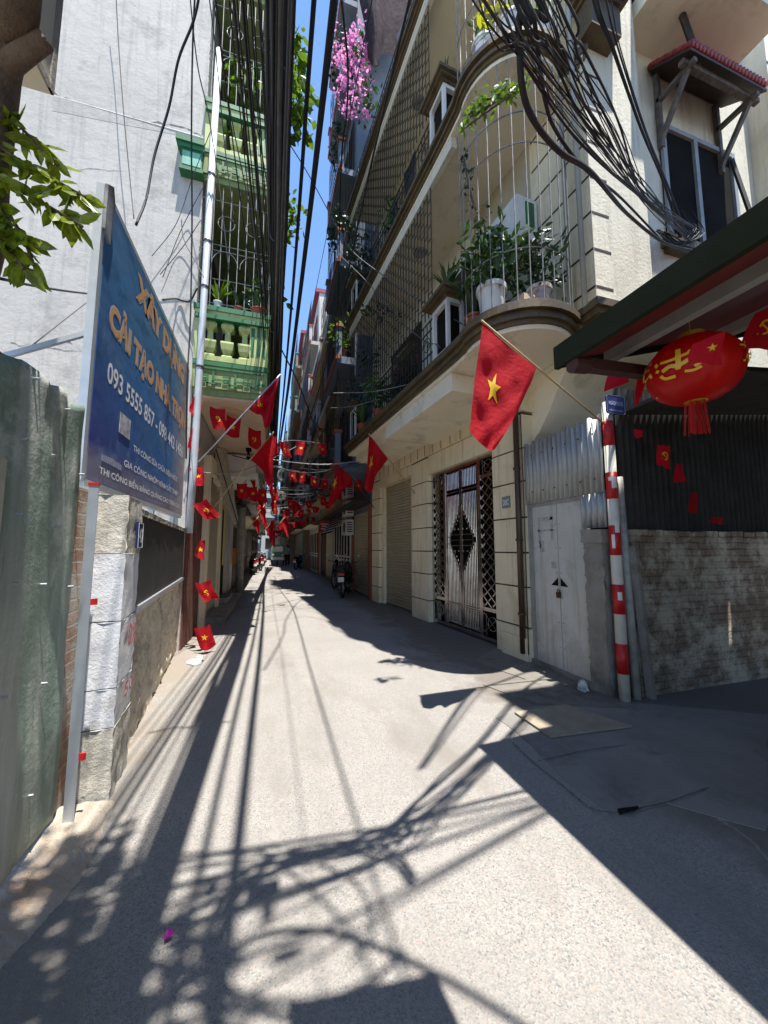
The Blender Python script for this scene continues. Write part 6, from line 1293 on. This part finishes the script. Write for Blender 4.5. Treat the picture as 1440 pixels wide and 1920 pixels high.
# ================================================================== MOTORBIKES, VAN, PERSON
def motorbike(loc, rz, label, seat_col, body_col, group='motorbikes parked along the alley'):
    t = thing('motorbike', label, 'motorbike', (0, 0, 0), group); Y_ = lambda p: Vector((p[0], p[1], p[2]))
    def wheel(x):
        w_ = MB(); w_.tube([(x+.27*math.cos(k*math.pi/12), 0, .30+.27*math.sin(k*math.pi/12)) for k in range(25)], .045, 8); o = w_.build('wheel', BLACK, t, smooth=True)
        r_ = MB(); r_.tube([(x+.2*math.cos(k*math.pi/8), 0, .30+.2*math.sin(k*math.pi/8)) for k in range(17)], .015, 5); r_.tube([(x, -.06, .3), (x, .06, .3)], .05, 8)
        for k in range(5): a = k*1.257; r_.bar((x, 0, .3), (x+.2*math.cos(a), 0, .3+.2*math.sin(a)), .02)
        r_.build('rim', GALV, o)
    wheel(.62); wheel(-.62)
    m = MB()
    prof = [(-.85, .62, .07), (-.6, .70, .13), (-.25, .62, .15), (.0, .45, .14), (.25, .42, .15), (.42, .62, .17), (.50, .85, .12), (.44, .98, .05)]
    vs = []
    for x, z, w_ in prof:
        for k in range(8): a = k*math.pi/4; vs.append((x, w_*math.cos(a), z+.12*math.sin(a)))
    m.add(vs, [(i*8+k, i*8+(k+1) % 8, (i+1)*8+(k+1) % 8, (i+1)*8+k) for i in range(7) for k in range(8)]+[tuple(range(7, -1, -1)), tuple(56+k for k in range(8))]); m.build('body', body_col, t, smooth=True)
    m = MB(); m.tube(cr([(-.82, 0, .80), (-.5, 0, .84), (-.15, 0, .80), (.08, 0, .72)], 4), .10, 8); m.v = [Vector((v.x, v.y*1.25, v.z)) for v in m.v]; m.build('seat', seat_col, t, smooth=True)
    m = MB(); m.tube(cr([(.38, -.34, 1.05), (.46, -.18, 1.02), (.5, 0, .98), (.46, .18, 1.02), (.38, .34, 1.05)], 4), .016, 6); m.build('handlebar', BLACK, t)
    for s in (1, -1): m = MB(); m.tube([(.42, s*.24, 1.03), (.40, s*.34, 1.22)], .007, 4); m.sphere((.40, s*.37, 1.25), .06, 8, (.4, 1, .7)); m.build('mirror', GALV, t)
    m = MB(); m.sphere((.54, 0, .90), .09, 10, (.7, 1, .8)); m.build('headlight', WHITE, t)
    m = MB(); m.bar((.5, .05, .85), (.62, .07, .3), .035); m.bar((.5, -.05, .85), (.62, -.07, .3), .035); m.bar((-.3, .09, .35), (-.62, .09, .3), .05); m.build('fork', GALV, t)
    m = MB(); m.tube([(-.1, -.14, .25), (-.8, -.17, .38)], .045, 8); m.bar((-.25, 0, .4), (.1, 0, .2), .2, .18); m.bar((0, 0, .2), (.05, .25, .02), .02); m.build('engine', GRILLE, t)
    m = MB(); m.box(-.93, -.915, -.09, .09, .5, .64); m.build('number_plate', WHITE, t); m = MB(); m.box(-.90, -.86, -.1, .1, .68, .76); m.build('tail_light', REDP, t)
    m = MB(); m.tube([(.62+.33*math.cos(a), 0, .3+.33*math.sin(a)) for a in [R(40+k*12) for k in range(11)]], .055, 6); m.build('mudguard', body_col, t, smooth=True)
    t.location = loc; t.rotation_euler = (0, 0, rz); return t
RB = M('dark_plum_paint', (.10, .008, .015), (.08, .006, .012), .25, 5); BB = M('glossy_black_paint', (.012, .012, .014), None, .2, 5); GB = M('silver_paint', (.35, .36, .37), None, .3, 5)
b1 = motorbike((2.35, 11.9, 0), R(70), 'black motorbike parked with its rear plate towards the viewer before the shutter', BLACK, BB)
c_ = copy_tree(b1, None, 'second black motorbike tucked behind the one with the rear plate'); c_.location = (2.45, 13.4, 0); c_.rotation_euler = (0, 0, R(100))
b2 = motorbike((1.95, 27.5, 0), R(70), 'dark motorbike standing alone further up the right side', BLACK, BB)
b3 = motorbike((-.95, 23.0, 0), R(100), 'dark red scooter nearest in the row on the left', RB, BB)
for i, (x, y, a, lb) in enumerate(((-.85, 25.0, 95, 'second motorbike in the left row'), (-.8, 26.8, 110, 'third motorbike in the left row'), (-.9, 28.6, 100, 'fourth motorbike in the left row'), (-.7, 31, 80, 'fifth motorbike in the left row'), (-.6, 33.5, 100, 'far motorbike near the end of the left row'), (-.5, 37, 90, 'last motorbike visible up the left side'))):
    c_ = copy_tree(b3 if i % 2 else b2, None, lb); c_.location = (x, y, 0); c_.rotation_euler = (0, 0, R(a))
vn = thing('delivery_trike', 'small green covered three-wheeled cargo vehicle in the middle of the far alley', 'vehicle', (.62, 34, 0))
GV = M('dull_green_paint', (.10, .26, .20), (.08, .2, .16), .5, 5)
m = MB(); m.sweep([(.05, 33.2, .6), (1.2, 33.2, .6), (1.2, 33.2, 1.55), (1.05, 33.2, 1.8), (.2, 33.2, 1.8), (.05, 33.2, 1.55)], None, (0, 2.2, 0)); m.build('body', GV, vn)
m = MB(); m.sweep([(.15, 33.19, 1.2), (1.1, 33.19, 1.2), (1.0, 33.19, 1.65), (.25, 33.19, 1.65)], None, (0, -.01, 0)); m.build('windscreen', GLASS, vn)
m = MB(); m.box(.1, 1.15, 33.1, 33.2, .5, .75); m.build('bumper', GALV, vn)
for x in (.15, 1.1): m = MB(); m.tube([(x-.06, 33.6, .3), (x+.06, 33.6, .3)], .3, 14); m.build('wheel', BLACK, vn)
for x in (.25, 1.0): m = MB(); m.sphere((x, 33.17, .92), .09, 8); m.build('headlight', WHITE, vn)
m = MB(); m.tube([(.56, 35.2, .3), (.68, 35.2, .3)], .3, 14); m.build('wheel', BLACK, vn)
# person
pt = thing('person', 'person in a dull green shirt and dark trousers walking beside the green vehicle', 'person', (1.35, 31.5, 0))
J = [(0, 0, .98), (0, 0, 1.15), (0, 0, 1.38), (0, 0, 1.50), (0, -.01, 1.62), (-.19, 0, 1.40), (-.25, .04, 1.13), (-.22, -.08, .90), (.19, 0, 1.40), (.25, -.04, 1.13), (.22, -.14, .92), (-.10, 0, .92), (-.11, -.14, .50), (-.11, -.02, .08), (-.11, -.13, .04), (.10, 0, .92), (.11, .06, .50), (.11, .26, .12), (.11, .18, .05)]
Ed = [(0, 1), (1, 2), (2, 3), (3, 4), (2, 5), (5, 6), (6, 7), (2, 8), (8, 9), (9, 10), (0, 11), (11, 12), (12, 13), (13, 14), (0, 15), (15, 16), (16, 17), (17, 18)]
Rr = [.13, .12, .13, .05, .10, .065, .045, .035, .065, .045, .035, .10, .065, .04, .035, .10, .065, .04, .035]
def skin(J, Ed, Rr, name, mat, par, sc=1):
    me = bpy.data.meshes.new(name); me.from_pydata(J, Ed, []); o = bpy.data.objects.new(name, me); C.objects.link(o); o.parent = par; me.materials.append(mat)
    md = o.modifiers.new('skin', 'SKIN'); md.use_smooth_shade = True
    for i, v in enumerate(me.skin_vertices[0].data): v.radius = (Rr[i]*sc, Rr[i]*sc); v.use_root = (i == 0)
    q = o.modifiers.new('sub', 'SUBSURF'); q.levels = 1; q.render_levels = 1; return o
skin(J, Ed, Rr, 'body', M('skin', (.42, .24, .16), None, .6), pt)
skin([J[i] for i in (0, 1, 2, 5, 6, 8, 9)], [(0, 1), (1, 2), (2, 3), (3, 4), (2, 5), (5, 6)], [.145, .135, .145, .08, .06, .08, .06], 'shirt', GV, pt)
skin([J[i] for i in (0, 11, 12, 13, 15, 16, 17)], [(0, 1), (1, 2), (2, 3), (0, 4), (4, 5), (5, 6)], [.14, .115, .08, .055, .115, .08, .055], 'trousers', DARK, pt)
m = MB(); m.sphere((pt.location.x, pt.location.y+.0, 1.69), .115, 10, (1, 1.1, .8)); m.build('hair', BLACK, pt, smooth=True)

m = MB()
for j in range(3): m.tube([(.58+(.40+.02*j)*math.cos(t*.3), .62+(.30+.02*j)*math.sin(t*.3)+.02*j, 4.25+.05*math.sin(t)) for t in range(17+j)], .012, 5)
tag(m.build('cable_coil', BLACK, smooth=True), 'wide open loop of spare cable hanging overhead behind the viewer', 'cable coil')
for P, lb in (([(-.6, -.2, 4.4), (.0, .45, 4.2), (.45, .6, 4.2), (1.0, .2, 4.4), (1.6, -.6, 4.8)], 'cable turning back overhead behind the viewer'), ([(-1.4, .9, 4.9), (-.2, .55, 4.4), (.6, .2, 4.3), (1.2, -.4, 4.5)], 'cable slanting overhead behind the viewer'), ([(-1.2, .2, 4.8), (.1, .75, 4.4), (1.0, 1.0, 4.2), (2.2, 1.0, 4.4)], 'near cable crossing the alley overhead')): cable(P, .016, group=None, label=lb)
m = MB(); m.box(.28, .42, .76, .84, 4.2, 4.26); tag(m.build('splice_box', BLACK), 'small black splice box on the overhead cables', 'box')

# cables slung from house to house above the viewer
for i, L in enumerate(([(300, 1622), (480, 1590), (760, 1545), (1040, 1490)], [(290, 1665), (480, 1640), (760, 1570), (1040, 1500)], [(150, 1800), (480, 1690), (760, 1600), (1045, 1500)], [(250, 1900), (470, 1790), (700, 1700), (1045, 1510)], [(400, 1900), (620, 1780), (800, 1660), (1040, 1520)], [(480, 1590), (560, 1650), (650, 1740), (730, 1900)], [(600, 1620), (670, 1660), (700, 1740), (660, 1800)])):
    P = []
    for k, (x, y) in enumerate(L):
        g_ = PZ(x, y, 0); z = (4.5, 4.9, 5.4, 6.0)[k]+.05*i; P.append(g_+Vector((.08*z, -.25*z, z)))
    d = P[-1]-P[-2]
    if i < 5: P = [P[0]-(P[1]-P[0])*1.5]+P+[P[-1]+d*2]
    cable(P, (.014, .010, .016, .013, .009, .012, .012)[i], group='cables slung overhead behind the viewer', label='cable slung across the alley above the viewer')
